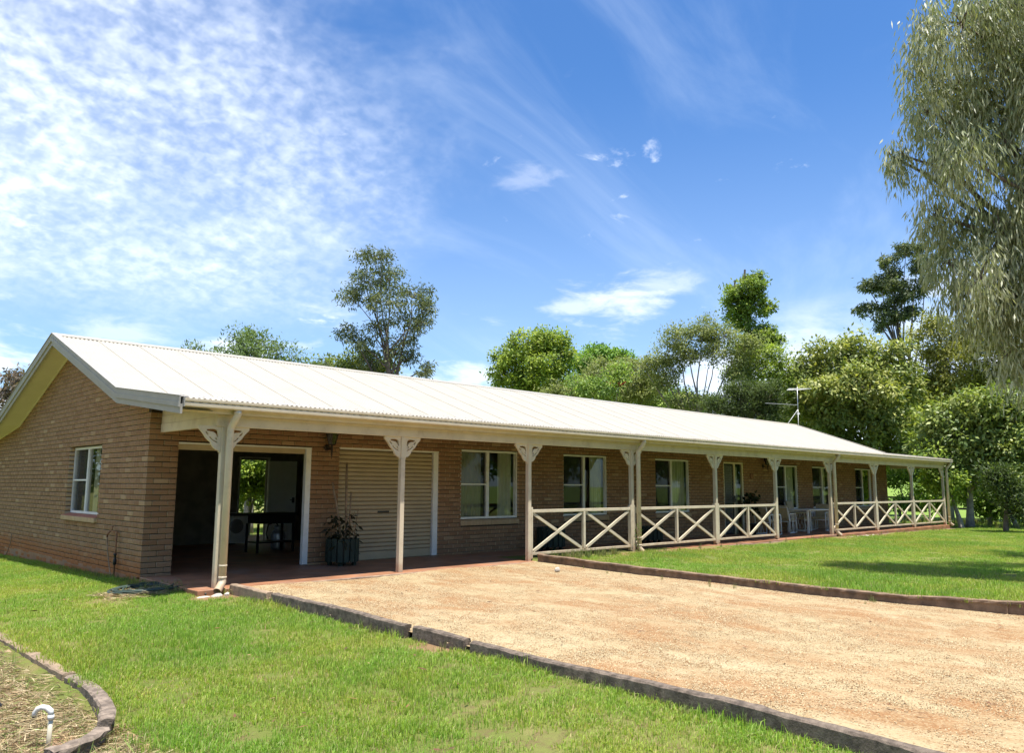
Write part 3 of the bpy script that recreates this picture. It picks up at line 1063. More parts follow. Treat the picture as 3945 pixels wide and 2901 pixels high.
def sheet_mesh(pts, name, lift=0.0):
    n = 10 * 8
    us = np.linspace(0, SW + 0.02, n + 1)
    V = []
    for (y, z) in pts:
        for u in us:
            V.append((u, y, z + 0.0085 * math.sin(2 * math.pi * u / (SW / 10)) + lift + 0.005 * (1 - u / SW)))
    V = np.array(V)
    F = []
    for r_ in range(len(pts) - 1):
        i = np.arange(n) + r_ * (n + 1)
        F.append(np.stack([i, i + 1, i + n + 2, i + n + 1], -1))
    return me_arrays(name, V, np.concatenate(F), True)


roof = MB().box(XB0 + 0.06, XB1 - 0.06, RY - 0.03, RY + 0.03, RZ - 0.16, RZ - 0.05).build('roof', M['timber'], HOUSE)
sm1 = sheet_mesh([(KY - 0.06, KZ - 0.06 * 0.356 + 0.004), (KY + 1.9, zroof(KY + 1.9) + 0.004), (RY - 0.005, RZ + 0.002)], 'main_sheet')
sm2 = sheet_mesh([(EY, EZ), (EY + 1.2, zroof(EY + 1.2)), (KY, KZ - 0.004)], 'veranda_sheet')
sm3 = sheet_mesh([(2 * RY - KY + 0.06, KZ - 0.02), (RY + 0.005, RZ + 0.002)], 'rear_sheet')
sm4 = sheet_mesh([(2 * RY - EY, EZ), (2 * RY - KY, KZ - 0.004)], 'rear_low_sheet')
for me in (sm1, sm2, sm3, sm4):
    me.materials.append(M['roof'])
for i in range(40):
    for me in (sm1, sm2, sm3, sm4):
        link('roof_sheet', me, None, roof, (XB0 + i * SW, 0, 0.0009 * (i % 3)))
mb = MB()
for s in (-1, 1):
    mb.add([(XB0 - 0.01, RY, RZ + 0.035), (XB1 + 0.01, RY, RZ + 0.035), (XB1 + 0.01, RY + s * 0.15, RZ - 0.15 * 0.356 + 0.028), (XB0 - 0.01, RY + s * 0.15, RZ - 0.15 * 0.356 + 0.028),
            (XB0 - 0.01, RY + s * 0.155, RZ - 0.155 * 0.356 + 0.012), (XB1 + 0.01, RY + s * 0.155, RZ - 0.155 * 0.356 + 0.012)], [(0, 1, 2, 3), (3, 2, 5, 4)])
mb.build('ridge_cap', M['roof'], roof)
# screws
Vs, Fs = [], []
n6 = 6
for y in [EY + 0.06, EY + 0.75, EY + 1.5, KY - 0.12, KY + 0.12, KY + 0.85, KY + 1.65, KY + 2.45, KY + 3.25, RY - 0.10]:
    zc = zroof(y)
    for k in range(int(0.152 / 0.0001) and 100):
        x = XB0 + 0.095 + k * (SW / 10) * 4 + SW / 40 - 0.076 + (SW / 20 if False else 0)
        x = XB0 + SW / 40 + k * 4 * SW / 10
        b0 = len(Vs)
        for rr, hh in ((0.011, 0.010), (0.007, 0.0165)):
            for q in range(n6):
                a = 2 * math.pi * q / n6
                Vs.append((x + rr * math.cos(a), y + rr * math.sin(a), zc + hh))
        for q in range(n6):
            q2 = (q + 1) % n6
            Fs.append((b0 + q, b0 + q2, b0 + n6 + q2, b0 + n6 + q))
        Fs.append((b0 + 6, b0 + 7, b0 + 8, b0 + 9))
        Fs.append((b0 + 6, b0 + 9, b0 + 10, b0 + 11))
mb = MB()
mb.v, mb.f = Vs, Fs
o = mb.build('roof_screws', M['screw'], roof)
o['kind'] = 'stuff'

# ---- barge boards at both gable ends
RAKE = [(EY, EZ), (KY, KZ), (RY, RZ), (2 * RY - KY, KZ), (2 * RY - EY, EZ)]


def rake_strip(mb, x0, x1, top, bot):
    n = len(RAKE)
    V = []
    for y, z in RAKE:
        V += [(x0, y, z + top), (x1, y, z + top), (x1, y, z + bot), (x0, y, z + bot)]
    F = []
    for i in range(n - 1):
        a, c = i * 4, (i + 1) * 4
        for k in range(4):
            k2 = (k + 1) % 4
            F.append((a + k, a + k2, c + k2, c + k))
    F += [(0, 1, 2, 3), ((n - 1) * 4 + 3, (n - 1) * 4 + 2, (n - 1) * 4 + 1, (n - 1) * 4)]
    mb.add(V, F)


for xb, s in ((XB0, -1), (XB1, 1)):
    mb = MB()
    rake_strip(mb, xb - s * 0.03, xb, -0.085, -0.215)
    mb.build('barge_board', M['barge'], HOUSE)
    mb = MB()
    rake_strip(mb, xb + s * 0.001, xb + s * 0.017, 0.022, -0.06)
    rake_strip(mb, xb + s * 0.001, xb + s * 0.025, -0.0602, -0.128)
    rake_strip(mb, xb - s * 0.10, xb + s * 0.030, 0.0225, 0.030)
    mb.build('barge_capping', M['barge'], HOUSE)
    mb = MB()
    n = len(RAKE)
    V, F = [], []
    xa, xc = (xb - s * 0.031, 0.0 if s < 0 else XE)
    for y, z in RAKE:
        V += [(xa, y, z - 0.155), (xc, y, z - 0.155), (xc, y, z - 0.145), (xa, y, z - 0.145)]
    for i in range(n - 1):
        a, c = i * 4, (i + 1) * 4
        for k in range(4):
            k2 = (k + 1) % 4
            F.append((a + k, a + k2, c + k2, c + k))
    mb.add(V, F)
    mb.build('soffit', M['soffit'], HOUSE)
# quad strip where soffit meets the gable bricks
mb = MB()
prev = None
for y in (0.24, KY + 0.1, RY, 2 * RY - KY, 10.2):
    p = (-0.012, y, zroof(y) - 0.17)
    if prev:
        mb.beam(prev, p, 0.02, 0.025)
    prev = p
mb.build('soffit_bead', M['soffit'], HOUSE)
mb = MB()
for (y0, y1) in ((EY + 0.1, 0.0),):
    for k in range(1):
        mb.add([(0.0, y0, zroof(y0) - 0.12), (XB1 - 0.04, y0, zroof(y0) - 0.12), (XB1 - 0.04, y1, zroof(y1) - 0.12), (0.0, y1, zroof(y1) - 0.12),
                (0.0, y0, zroof(y0) - 0.11), (XB1 - 0.04, y0, zroof(y0) - 0.11), (XB1 - 0.04, y1, zroof(y1) - 0.11), (0.0, y1, zroof(y1) - 0.11)],
               [(0, 3, 2, 1), (4, 5, 6, 7), (0, 1, 5, 4), (1, 2, 6, 5), (2, 3, 7, 6), (3, 0, 4, 7)])
mb.build('veranda_ceiling', M['ceiling'], HOUSE)

# ---- gutter, fascia, beams
gp_ = [(-2.20, 2.462), (-2.318, 2.456), (-2.334, 2.470), (-2.336, 2.505), (-2.326, 2.512), (-2.326, 2.528), (-2.342, 2.535), (-2.344, 2.566), (-2.334, 2.570), (-2.328, 2.545), (-2.21, 2.545)]
for y_s, nm in ((1, 'gutter'), (-1, 'gutter')):
    poly = gp_ if y_s == 1 else [(2 * RY - y, z) for y, z in gp_]
    mb = MB()
    mb.prism(poly, XB0 + 0.045, XB1 + 0.06, 'x')
    mb.build(nm, M['gutter'], HOUSE)
mb = MB().box(XB0 + 0.03, XB0 + 0.044, -2.348, -2.20, 2.452, 2.575)
mb.build('gutter_stop_end', M['barge'], HOUSE, bevel=0.003)
mb = MB()
for k in range(110):
    x = XB0 + 0.12 + k * 0.115
    mb.box(x, x + 0.05, -2.3268, -2.3255, 2.517, 2.523)
o = mb.build('gutter_slots', M['black'], HOUSE)
o['kind'] = 'stuff'
mb = MB().box(XB0 + 0.05, XB1 - 0.02, -2.199, -2.175, 2.40, 2.53)
mb.build('fascia_board', M['timber'], HOUSE)
mb = MB().box(0.17, 29.95, -2.045, -1.955, 2.24, 2.43)
mb.build('veranda_beam', M['timber'], HOUSE, bevel=0.004)
mb = MB().box(0.165, 29.96, -2.062, -2.0455, 2.385, 2.43).box(0.165, 29.96, -2.055, -2.0455, 2.432, 2.47)
mb.build('beam_bead', M['timber'], HOUSE, bevel=0.003)
for x in (0.17, 29.86):
    mb = MB().box(x, x + 0.06, -1.953, -0.003, 2.24, 2.375).box(x + 0.006, x + 0.055, -1.953, -0.003, 2.3755, 2.5).box(x + 0.012, x + 0.05, -1.953, -0.003, 2.5005, 2.62)
    mb.build('end_beam', M['timber'], HOUSE, bevel=0.004)

# ---- veranda posts with fretwork brackets
POSTS = [0.30, 3.40, 6.42, 9.66, 13.10, 16.20, 19.63, 23.10, 26.50, 29.86]


def bracket_mesh():
    cu = bpy.data.curves.new('br', 'CURVE')
    cu.dimensions = '2D'
    cu.fill_mode = 'BOTH'
    cu.extrude = 0.016
    cu.bevel_depth = 0.0025
    cu.resolution_u = 3

    def spl(pts, smooth_=True):
        s = cu.splines.new('BEZIER')
        s.bezier_points.add(len(pts) - 1)
        for bp_, p in zip(s.bezier_points, pts):
            bp_.co = (p[0], p[1], 0)
            t = 'AUTO' if (smooth_ and len(p) < 3) else 'VECTOR'
            bp_.handle_left_type = bp_.handle_right_type = t
        s.use_cyclic_u = True
    spl([(0, 0, 1), (0.325, 0, 1), (0.325, -0.035, 1), (0.305, -0.055), (0.275, -0.085), (0.245, -0.12), (0.215, -0.165), (0.175, -0.20), (0.145, -0.225), (0.125, -0.265), (0.098, -0.30), (0.065, -0.325, 1), (0.022, -0.335, 1), (0.022, -0.362, 1), (0, -0.362, 1)])
    # leaf shaped piercings
    spl([(0.055, -0.055), (0.10, -0.038), (0.165, -0.040), (0.215, -0.055), (0.165, -0.075), (0.11, -0.085), (0.075, -0.115), (0.05, -0.155), (0.042, -0.10)])
    spl([(0.205, -0.085), (0.228, -0.07), (0.225, -0.095), (0.195, -0.125), (0.18, -0.13), (0.185, -0.105)])
    spl([(0.16, -0.145), (0.172, -0.15), (0.155, -0.175), (0.115, -0.205), (0.075, -0.225), (0.045, -0.235), (0.05, -0.215), (0.09, -0.20), (0.13, -0.175)])
    spl([(0.06, -0.165), (0.085, -0.155), (0.08, -0.18), (0.055, -0.195)])
    ob = bpy.data.objects.new('tmp', cu)
    COL.objects.link(ob)
    dg = bpy.context.evaluated_depsgraph_get()
    me = bpy.data.meshes.new_from_object(ob.evaluated_get(dg))
    bpy.data.objects.remove(ob)
    # curve XY plane -> XZ
    for v in me.vertices:
        x, y, z = v.co
        v.co = (x, z, y)
    me.materials.clear()
    me.materials.append(M['timber'])
    me2 = me.copy()
    for v in me2.vertices:
        v.co.x = -v.co.x
    me2.flip_normals()
    me.update()
    me2.update()
    return me, me2


brR, brL = bracket_mesh()
post_me = MB().box(-0.042, 0.042, -0.042, 0.042, 0.015, 2.2395).mesh('post', bevel=0.005)
post_me.materials.append(M['timber'])
for i, x in enumerate(POSTS):
    p = link('post', post_me, None, HOUSE, (x, -2.0, 0))
    if i > 0:
        link('bracket', brL, None, p, (-0.0425, 0.0, 2.2385))
    else:
        link('bracket', brL, None, p, (-0.0425, 0.0, 2.2385))
    if i < 9:
        link('bracket', brR, None, p, (0.0425, 0.0, 2.2385))

# ---- downpipes
for x, shoe in ((0.335, -1), (9.75, 1), (19.72, 1), (29.97, 1)):
    mb = MB()
    yb = -2.13
    mb.tube([(x + 0.03, -2.27, 2.47), (x + 0.03, -2.27, 2.405), (x + 0.026, -2.262, 2.375), (x + 0.012, -2.20, 2.30), (x + 0.004, -2.14, 2.235), (x, yb, 2.20), (x, yb, 0.17)], 0.050, 16)
    o = mb.build('downpipe', M['gutter'], HOUSE, True)
    MB().tube([(x, yb, 0.34), (x, yb, 0.32)], 0.0545, 16).tube([(x, yb, 0.185), (x, yb, 0.160)], 0.0545, 16).tube([(x + 0.03, -2.27, 2.43), (x + 0.03, -2.27, 2.405)], 0.054, 16).build('collar', M['gutter'], o, True)
    sx = shoe * (0.10 if shoe < 0 else 0.05)
    mb = MB().tube([(x, yb, 0.16), (x, yb, 0.11), (x + sx * 0.35, yb - 0.03, 0.065), (x + sx * 1.1, yb - 0.10, 0.0)], [0.051, 0.054, 0.054, 0.054], 14, cap=False)
    mb.tube([(x + sx * 1.1, yb - 0.10, 0.0), (x + sx * 0.35, yb - 0.03, 0.065)], [0.044, 0.044], 14, cap=False)
    mb.build('outlet_shoe', M['timber'], o, True)

# ---- railings
def railing(xa, xb):
    rl = MB().box(xa + 0.042, xb - 0.042, -2.03, -1.97, 0.925, 0.985).build('railing', M['timber'], HOUSE, bevel=0.004)
    MB().box(xa + 0.042, xb - 0.042, -2.025, -1.975, 0.125, 0.172).build('bottom_rail', M['timber'], rl, bevel=0.003)
    for x in (xa + 0.0425, xb - 0.0425 - 0.042):
        MB().box(x, x + 0.042, -2.044, -1.956, 0.06, 1.03).build('stub_post', M['timber'], rl, bevel=0.003)
    xm = (xa + xb) / 2
    MB().box(xm - 0.032, xm + 0.032, -2.03, -1.97, 0.1725, 0.9245).build('mid_post', M['timber'], rl, bevel=0.003)
    for p, q in ((xa + 0.0925, xm - 0.033), (xm + 0.033, xb - 0.0925)):
        MB().beam((p + 0.03, -2.004, 0.19), (q - 0.03, -2.004, 0.91), 0.032, 0.055, (0, 1, 0) if False else (0, 0, 1)).build('brace', M['timber'], rl)
        MB().beam((p + 0.03, -1.998, 0.91), (q - 0.03, -1.998, 0.19), 0.032, 0.055).build('brace', M['timber'], rl)


for i in (2, 3, 4, 6, 7, 8):
    railing(POSTS[i], POSTS[i + 1])


# ---- windows
def sill_bricks(par, w, h0=-0.135):
    n = max(2, int(round(w / 0.086)))
    pw = w / n
    sm = None
    V, F = brick_geo(0, pw - 0.009, -0.12, 0.0, 'f', 0.12)
    for k in range(n):
        r1, r2 = BR.random(2)
        A = [(1, r1, 0.3 + 0.7 * r2)] * 12
        Vt = [(x, y * 1.0 - 0.03 - (0.02 if z > -0.05 else 0.0) * 0, z + 0.0 - (0.028 if (z > -0.05 and y < 0.05) else 0)) for x, y, z in V]
        me = me_arrays('sill_brick', np.array(Vt), np.array(F), False, {'bt': np.array(A)})
        link('sill_brick', me, M['brick'], par, (k * pw, 0, -0.012))


def curtain(par, u0, u1, h, d, seed):
    r = np.random.default_rng(seed)
    n = max(8, int((u1 - u0) / 0.018))
    us = np.linspace(u0, u1, n)
    ph = r.random() * 6
    w = 0.02 * np.sin(us * 62 + ph + 1.3 * np.sin(us * 11 + ph)) + 0.008 * np.sin(us * 23)
    V = []
    for z, k in ((0.03, 1.0), (h * 0.5, 1.05), (h - 0.03, 0.8)):
        for u, q in zip(us, w):
            V.append((u, d + q * k, z))
    V = np.array(V)
    i = np.arange(n - 1)
    F = np.concatenate([np.stack([i + r_ * n, i + 1 + r_ * n, i + n + 1 + r_ * n, i + n + r_ * n], -1) for r_ in range(2)])
    me = me_arrays('curtain', V, F, True)
    link('curtain', me, M['curtain'], par)


def window(loc, rz, w, h, split, curts, seed, sill=True, dep=0.055, rail=True):
    f = MB()
    t = 0.042
    f.box(0, w, dep, dep + 0.07, h - t, h)
    f.box(0, w, dep, dep + 0.075, 0, t)
    f.box(0, t, dep, dep + 0.07, t, h - t)
    f.box(w - t, w, dep, dep + 0.07, t, h - t)
    o = f.build('window', M['white'], HOUSE)
    o.location = loc
    o.rotation_euler = (0, 0, rz)
    MB().box(split - 0.045, split + 0.035, dep - 0.002, dep + 0.06, t, h - t).box(split - 0.008, split + 0.0, dep - 0.008, dep - 0.0021, t, h - t).build('mullion', M['white'], o)
    if rail:
        MB().box(t, split - 0.045, dep + 0.001, dep + 0.03, h * 0.5 - 0.014, h * 0.5 + 0.014).build('mid_rail', M['white'], o)
    MB().box(w - t - 0.045, w - t - 0.03, dep + 0.012, dep + 0.04, t, h - t).build('sash_stile', M['white'], o)
    MB().add([(t, dep + 0.02, t), (split - 0.045, dep + 0.02, t), (split - 0.045, dep + 0.02, h - t), (t, dep + 0.02, h - t)], [(0, 1, 2, 3)]).build('fly_screen', M['screen'], o)
    MB().add([(split + 0.035, dep + 0.03, t), (w - t, dep + 0.03, t), (w - t, dep + 0.03, h - t), (split + 0.035, dep + 0.03, h - t)], [(0, 1, 2, 3)]).build('pane', M['glass'], o)
    MB().add([(t, dep + 0.05, t), (split - 0.045, dep + 0.05, t), (split - 0.045, dep + 0.05, h - t), (t, dep + 0.05, h - t)], [(0, 1, 2, 3)]).build('pane', M['glass'], o)
    for k, (a, c) in enumerate(curts):
        curtain(o, a, c, h, dep + 0.12, seed * 10 + k)
    if sill:
        sill_bricks(o, w)
    return o


window((6.43, 0, 0.735), 0, 1.71, 1.465, 0.81, [(0.08, 0.72), (1.22, 1.62)], 1)
window((9.65, 0, 0.735), 0, 1.68, 1.465, 0.81, [(0.02, 0.18), (1.14, 1.6)], 2)
window((13.37, 0, 0.735), 0, 1.68, 1.465, 0.82, [(0.9, 1.62)], 3)
window((20.17, 0, 0.725), 0, 1.53, 1.455, 0.70, [(0.78, 1.46)], 4)
window((22.75, 0, 0.725), 0, 1.67, 1.455, 0.89, [(0.95, 1.3)], 5)
window((26.38, 0, 0.725), 0, 1.59, 1.455, 0.79, [], 6)
gw = window((0, 4.062, 0.885), -math.pi / 2, 1.872, 1.225, 0.86, [(0.95, 1.1)], 7, sill=False, dep=0.095)
# projecting red topped sill of the gable window
sb = thing('tmp', 'x y z w', 'x')
bpy.data.objects.remove(sb)
n = 11
pw = 1.95 / n
for k in range(n):
    V, F = brick_geo(0, pw - 0.008, -0.115, 0.0, 'f', 0.16)
    r1, r2 = BR.random(2)
    A = [(1, r1, 0.3 + 0.6 * r2)] * 12
    Vt = [(x, y - 0.055, z - (0.035 if (z > -0.05 and y < 0.05) else 0)) for x, y, z in V]
    me = me_arrays('sill_brick', np.array(Vt), np.array(F), False, {'bt': np.array(A)})
    link('sill_brick', me, M['brick'], gw, (-0.04 + k * pw, 0, -0.012))
MB().add([(-0.04, -0.053, -0.046), (1.91, -0.053, -0.046), (1.91, 0.1, -0.008), (-0.04, 0.1, -0.008), (-0.04, -0.053, -0.043), (1.91, -0.053, -0.043), (1.91, 0.1, -0.005), (-0.04, 0.1, -0.005)],
         [(0, 3, 2, 1), (4, 5, 6, 7), (0, 1, 5, 4), (1, 2, 6, 5), (2, 3, 7, 6), (3, 0, 4, 7)]).build('sill_top', M['rust'] if False else pmat('terracotta', (0.36, 0.13, 0.075), 0.15, 9, 0.8), gw)

# ---- garage openings
rd = MB().box(3.45, 5.70, 0.105, 0.115, 0.02, 2.10).build('roller_door', M['door_back'], HOUSE)
rd['label'] = 'closed beige ribbed roller door'
sl = MB()
sl.prism([(0.0, 0.0), (-0.024, 0.010), (-0.027, 0.035), (-0.024, 0.062), (0.0, 0.070)], 0, 2.25, 'x')
sme = sl.mesh('slat')
sme.materials.append(M['roller'])
for k in range(24):
    link('slat', sme, None, rd, (3.45, 0.105, 0.185 + k * 0.079))
MB().box(3.45, 5.70, 0.088, 0.104, 0.03, 0.178).build('bottom_bar', M['roller'], rd, bevel=0.004)
MB().box(4.38, 4.66, 0.078, 0.0925, 0.905, 0.945).build('handle', M['black'], rd, bevel=0.003)
fr = MB().box(5.705, 5.83, 0.03, 0.10, 0.03, 2.10).box(3.45, 5.83, 0.02, 0.10, 2.101, 2.135).build('door_frame', M['white'], HOUSE, bevel=0.003)
fr = MB().box(2.765, 2.868, 0.012, 0.10, 0.03, 2.075).build('door_frame', M['white'], HOUSE, bevel=0.003)
MB().box(0.472, 2.868, 0.006, 0.10, 2.0755, 2.103).build('head_trim', M['white'], fr, bevel=0.003)
rr = MB().box(0.472, 2.764, 0.06, 0.09, 1.985, 2.075).build('raised_roller_door', M['roller'], HOUSE, bevel=0.004)
MB().box(1.18, 1.34, 0.045, 0.0595, 2.02, 2.045).build('handle', M['gutter'], rr, bevel=0.003)
MB().tube([(0.6, 0.36, 2.28), (5.6, 0.36, 2.28)], 0.2, 20).build('roller_drum', M['roller'], rr, True)
# back door hung open against the rear wall
bd = MB().box(0, 0.70, -0.038, 0, 0.0, 2.0).build('back_door', M['door_paint'], HOUSE, bevel=0.003, loc=(5.13, 5.97, 0.03))
bd.rotation_euler = (0, 0, R(-16))
MB().box(0.60, 0.66, -0.058, -0.0385, 0.95, 1.08).tube([(0.63, -0.05, 1.02), (0.63, -0.09, 1.02), (0.54, -0.09, 1.02)], 0.011, 8).build('handle', M['black'], bd)
MB().box(4.34, 4.379, 5.96, 6.12, 0.021, 2.08).box(5.121, 5.16, 5.97, 6.12, 0.021, 2.08).box(4.34, 5.16, 5.96, 6.12, 2.0801, 2.12).build('back_door_frame', M['white'], HOUSE)

# ---- front door with diamond grille and sidelight
fd = MB().box(16.86, 16.92, 0.02, 0.09, 0.021, 2.15).box(17.47, 17.56, 0.02, 0.09, 0.021, 2.15).box(17.96, 18.03, 0.02, 0.09, 0.021, 2.15).box(16.86, 18.03, 0.02, 0.09, 2.1501, 2.2).build('front_door', M['cream'], HOUSE, bevel=0.003)
fd['label'] = 'front door with dark diamond grille and pale sidelight'
MB().box(16.925, 17.465, 0.12, 0.155, 0.025, 2.14).build('leaf', pmat('dark_door', (0.045, 0.035, 0.028), 0.2, 5, 0.5), fd)
g = MB()
x0, x1, z0, z1 = 16.925, 17.465, 0.03, 2.14
g.box(x0, x0 + 0.03, 0.045, 0.075, z0, z1).box(x1 - 0.03, x1, 0.045, 0.075, z0, z1).box(x0 + 0.03, x1 - 0.03, 0.045, 0.075, z0, z0 + 0.04).box(x0 + 0.03, x1 - 0.03, 0.045, 0.075, z1 - 0.04, z1)
g.build('screen_frame', M['black'], fd)
g = MB()
sl_ = 1.75
step = 0.105
for sgn in (1, -1):
    c = -3.0
    while c < 4.2:
        # line z = c + sgn*sl_*(x-x0), clip to the leaf
        pts = []
        xa, xb = x0 + 0.03, x1 - 0.03
        za, zb = c + sgn * sl_ * (xa - x0), c + sgn * sl_ * (xb - x0)
        t0, t1 = 0.0, 1.0
        lo, hi = z0 + 0.04, z1 - 0.04
        dz = zb - za
        ta, tb = (lo - za) / dz, (hi - za) / dz
        if ta > tb:
            ta, tb = tb, ta
        t0, t1 = max(0, ta), min(1, tb)
        if t1 - t0 > 0.02:
            P0 = (xa + (xb - xa) * t0, 0.058 + 0.003 * sgn, za + dz * t0)
            P1 = (xa + (xb - xa) * t1, 0.058 + 0.003 * sgn, za + dz * t1)
            g.beam(P0, P1, 0.006, 0.013, (0, 1, 0.001))
        c += step
g.build('grille', M['steel'], fd)
MB().add([(17.562, 0.055, 0.03), (17.958, 0.055, 0.03), (17.958, 0.055, 2.149), (17.562, 0.055, 2.149)], [(0, 1, 2, 3)]).build('sidelight_pane', M['glass'], fd)
curtain(fd, 17.60, 17.93, 2.1, 0.2, 77)
MB().box(17.455, 17.50, 0.0, 0.0195, 0.98, 1.18).tube([(17.47, -0.03, 1.05), (17.40, -0.03, 1.05)], 0.012, 8).build('handle', M['black'], fd)
# ------------------------------------------------------------------ wall lanterns
def lantern(x, z, label):
    t = thing('wall_lantern', label, 'lamp', (x, -0.002, z), 0, 'carriage lanterns on the front wall')
    MB().lathe([(0.05, 0.0), (0.05, 0.012), (0.03, 0.03)], (0, 0, 0), 14).build('wall_plate', M['lampmetal'], t)
    t.children[0].rotation_euler = (R(90), 0, 0)
    t.children[0].location = (0, 0, -0.09)
    mb = MB().tube([(0, -0.02, -0.09), (0, -0.09, -0.12), (0, -0.15, -0.10), (0, -0.15, -0.055)], 0.012, 8)
    mb.tube([(0, -0.15, -0.06), (0, -0.15, -0.16), (0, -0.15, -0.27)], [0.02, 0.016, 0.002], 8)
    mb.build('arm', M['lampmetal'], t)
    MB().lathe([(0.045, -0.055), (0.055, -0.045), (0.10, 0.135)], (0, -0.15, 0), 6).build('glass', M['lampglass'], t)
    c = MB()
    for k in range(6):
        a = math.pi / 3 * k
        c.beam((0.056 * math.cos(a), -0.15 + 0.056 * math.sin(a), -0.045), (0.104 * math.cos(a), -0.15 + 0.104 * math.sin(a), 0.135), 0.01, 0.01)
    c.build('cage', M['lampmetal'], t)
    MB().lathe([(0.135, 0.135), (0.14, 0.145), (0.05, 0.185), (0.02, 0.20), (0.012, 0.22)], (0, -0.15, 0), 6).build('cap', M['lampmetal'], t)
    t.scale = (1.25, 1.15, 1.2)
    return t


lantern(3.17, 2.22, 'dark bronze wall lantern on brick pier between the two garage doors')
lantern(19.25, 2.22, 'dark bronze wall lantern high on the wall right of the front door')
pl = MB()
pl.prism([(0.11 * math.cos(t) * (1 + 0.18 * math.sin(3 * t)), 0.09 * math.sin(t)) for t in np.linspace(0, 2 * math.pi, 20)[:-1]], -0.03, -0.003, 'y')
tag(pl.build('wall_plaque', M['rust'], loc=(18.5, 0, 1.78), bevel=0.004), 'small rusty oval plaque on the brick wall right of front door', 'plaque')


# ------------------------------------------------------------------ slatted planters
def planter(loc, rz, r, h, label, nslat=16, squash=1.0):
    t = thing('planter_tub', label, 'planter', loc, rz, 'green slatted planter tubs')
    MB().lathe([(r * 0.88, 0.09), (r * 0.94, h - 0.07)], (0, 0, 0), 16).build('liner', M['black'], t)
    w = 2 * math.pi * r / nslat * 0.86
    me = MB().box(-w / 2, w / 2, -0.022, 0, 0.07, h).mesh('slat', bevel=0.004)
    me.materials.append(M['green_wood'])
    for k in range(nslat):
        a = 2 * math.pi * k / nslat
        o = link('slat', me, None, t, (r * math.sin(a), -r * math.cos(a), random.uniform(-0.008, 0.012)))
        o.rotation_euler = (0, 0, a)
    for k in range(4):
        a = math.pi / 4 + k * math.pi / 2
        MB().box(-0.03, 0.03, -0.03, 0.03, 0.0, 0.088).build('foot', M['green_wood'], t, loc=(r * 0.78 * math.cos(a), r * 0.78 * math.sin(a), 0))
    MB().lathe([(r * 0.9, h - 0.09), (0.01, h - 0.06)], (0, 0, 0), 16).build('soil', M['soil'], t)
    t.scale = (1, squash, 1)
    return t


planter((3.32, -0.40, 0.02), 0.1, 0.27, 0.47, 'green slatted tub with dead stems beside roller door')
planter((8.75, -0.42, 0.02), 0.3, 0.30, 0.50, 'green slatted tub behind the first railing bay below the second window')
planter((12.5, -0.45, 0.02), 0.2, 0.28, 0.40, 'dark slatted tub behind the second railing bay')


def leaves_arrays(C, Dr, Nr, length, width, cols, fold=0.0):
    """rhombic leaves: C base (n,3), Dr direction, Nr side direction"""
    n = len(C)
    length = np.broadcast_to(np.asarray(length, float), (n,))[:, None]
    width = np.broadcast_to(np.asarray(width, float), (n,))[:, None]
    a = C
    b_ = C + Dr * length * 0.42 + Nr * width * 0.5
    c = C + Dr * length
    d = C + Dr * length * 0.42 - Nr * width * 0.5
    V = np.stack([a, b_, c, d], 1).reshape(-1, 3)
    F = np.arange(n * 4).reshape(n, 4)
    A = np.repeat(cols, 4, axis=0)
    return V, F, A


def unit(v):
    return v / np.maximum(np.linalg.norm(v, axis=1), 1e-9)[:, None]


def rand_dirs(r, n):
    return unit(r.normal(size=(n, 3)))


def side_of(r, D):
    return unit(np.cross(D, rand_dirs(r, len(D))))


def leafy_plant(name, label, cat, loc, stems, nleaf, spread, h0, h1, ll, lw, col, seed, group=None, down=0.2, stem_mat='stem'):
    r = np.random.default_rng(seed)
    t = thing(name, label, cat, loc, 0, group)
    mb = MB()
    for p in stems:
        mb.tube(p[0], p[1], 6)
    mb.build('stem', M[stem_mat], t, True)
    a = r.random(nleaf) * 2 * math.pi
    q = np.sqrt(r.random(nleaf)) * spread
    C = np.stack([np.cos(a) * q, np.sin(a) * q, h0 + (h1 - h0) * r.random(nleaf)], 1)
    D = rand_dirs(r, nleaf)
    D[:, 2] = D[:, 2] * 0.7 - down
    D = unit(D)
    cols = np.array(col) * (0.6 + 0.8 * r.random((nleaf, 1)))
    V, F, A = leaves_arrays(C, D, side_of(r, D), ll * (0.6 + 0.8 * r.random(nleaf)), lw, cols)
    link('foliage', me_arrays('foliage', V, F, False, {'tint': A}), M['leaf'], t)
    return t


st = [([(0.08, -0.02, 0.4), (0.10, 0.05, 1.0), (0.13, 0.12, 1.78)], [0.026, 0.024, 0.02]),
      ([(-0.02, 0, 0.4), (-0.10, 0.0, 0.9), (-0.20, 0.05, 1.42)], [0.022, 0.02, 0.016]),
      ([(0.16, 0, 0.4), (0.17, 0.02, 0.9), (0.19, 0.04, 1.25)], [0.018, 0.016, 0.013]),
      ([(0.25, 0, 0.4), (0.29, 0, 0.7), (0.33, 0, 0.95)], [0.009, 0.008, 0.006]),
      ([(-0.1, -0.1, 0.42), (0.02, -0.15, 0.62), (0.14, -0.12, 0.55)], [0.012, 0.010, 0.008]),
      ([(0.05, -0.1, 0.4), (0.15, -0.2, 0.6), (0.05, -0.22, 0.75), (0.12, -0.2, 0.9)], [0.010, 0.009, 0.008, 0.006])]
leafy_plant('potted_plant', 'withered plant with tall dry stakes in the tub beside roller door', 'plant', (3.30, -0.40, 0.06), st, 210, 0.29, 0.10, 0.85, 0.12, 0.05, (0.030, 0.030, 0.014), 21, down=0.7)
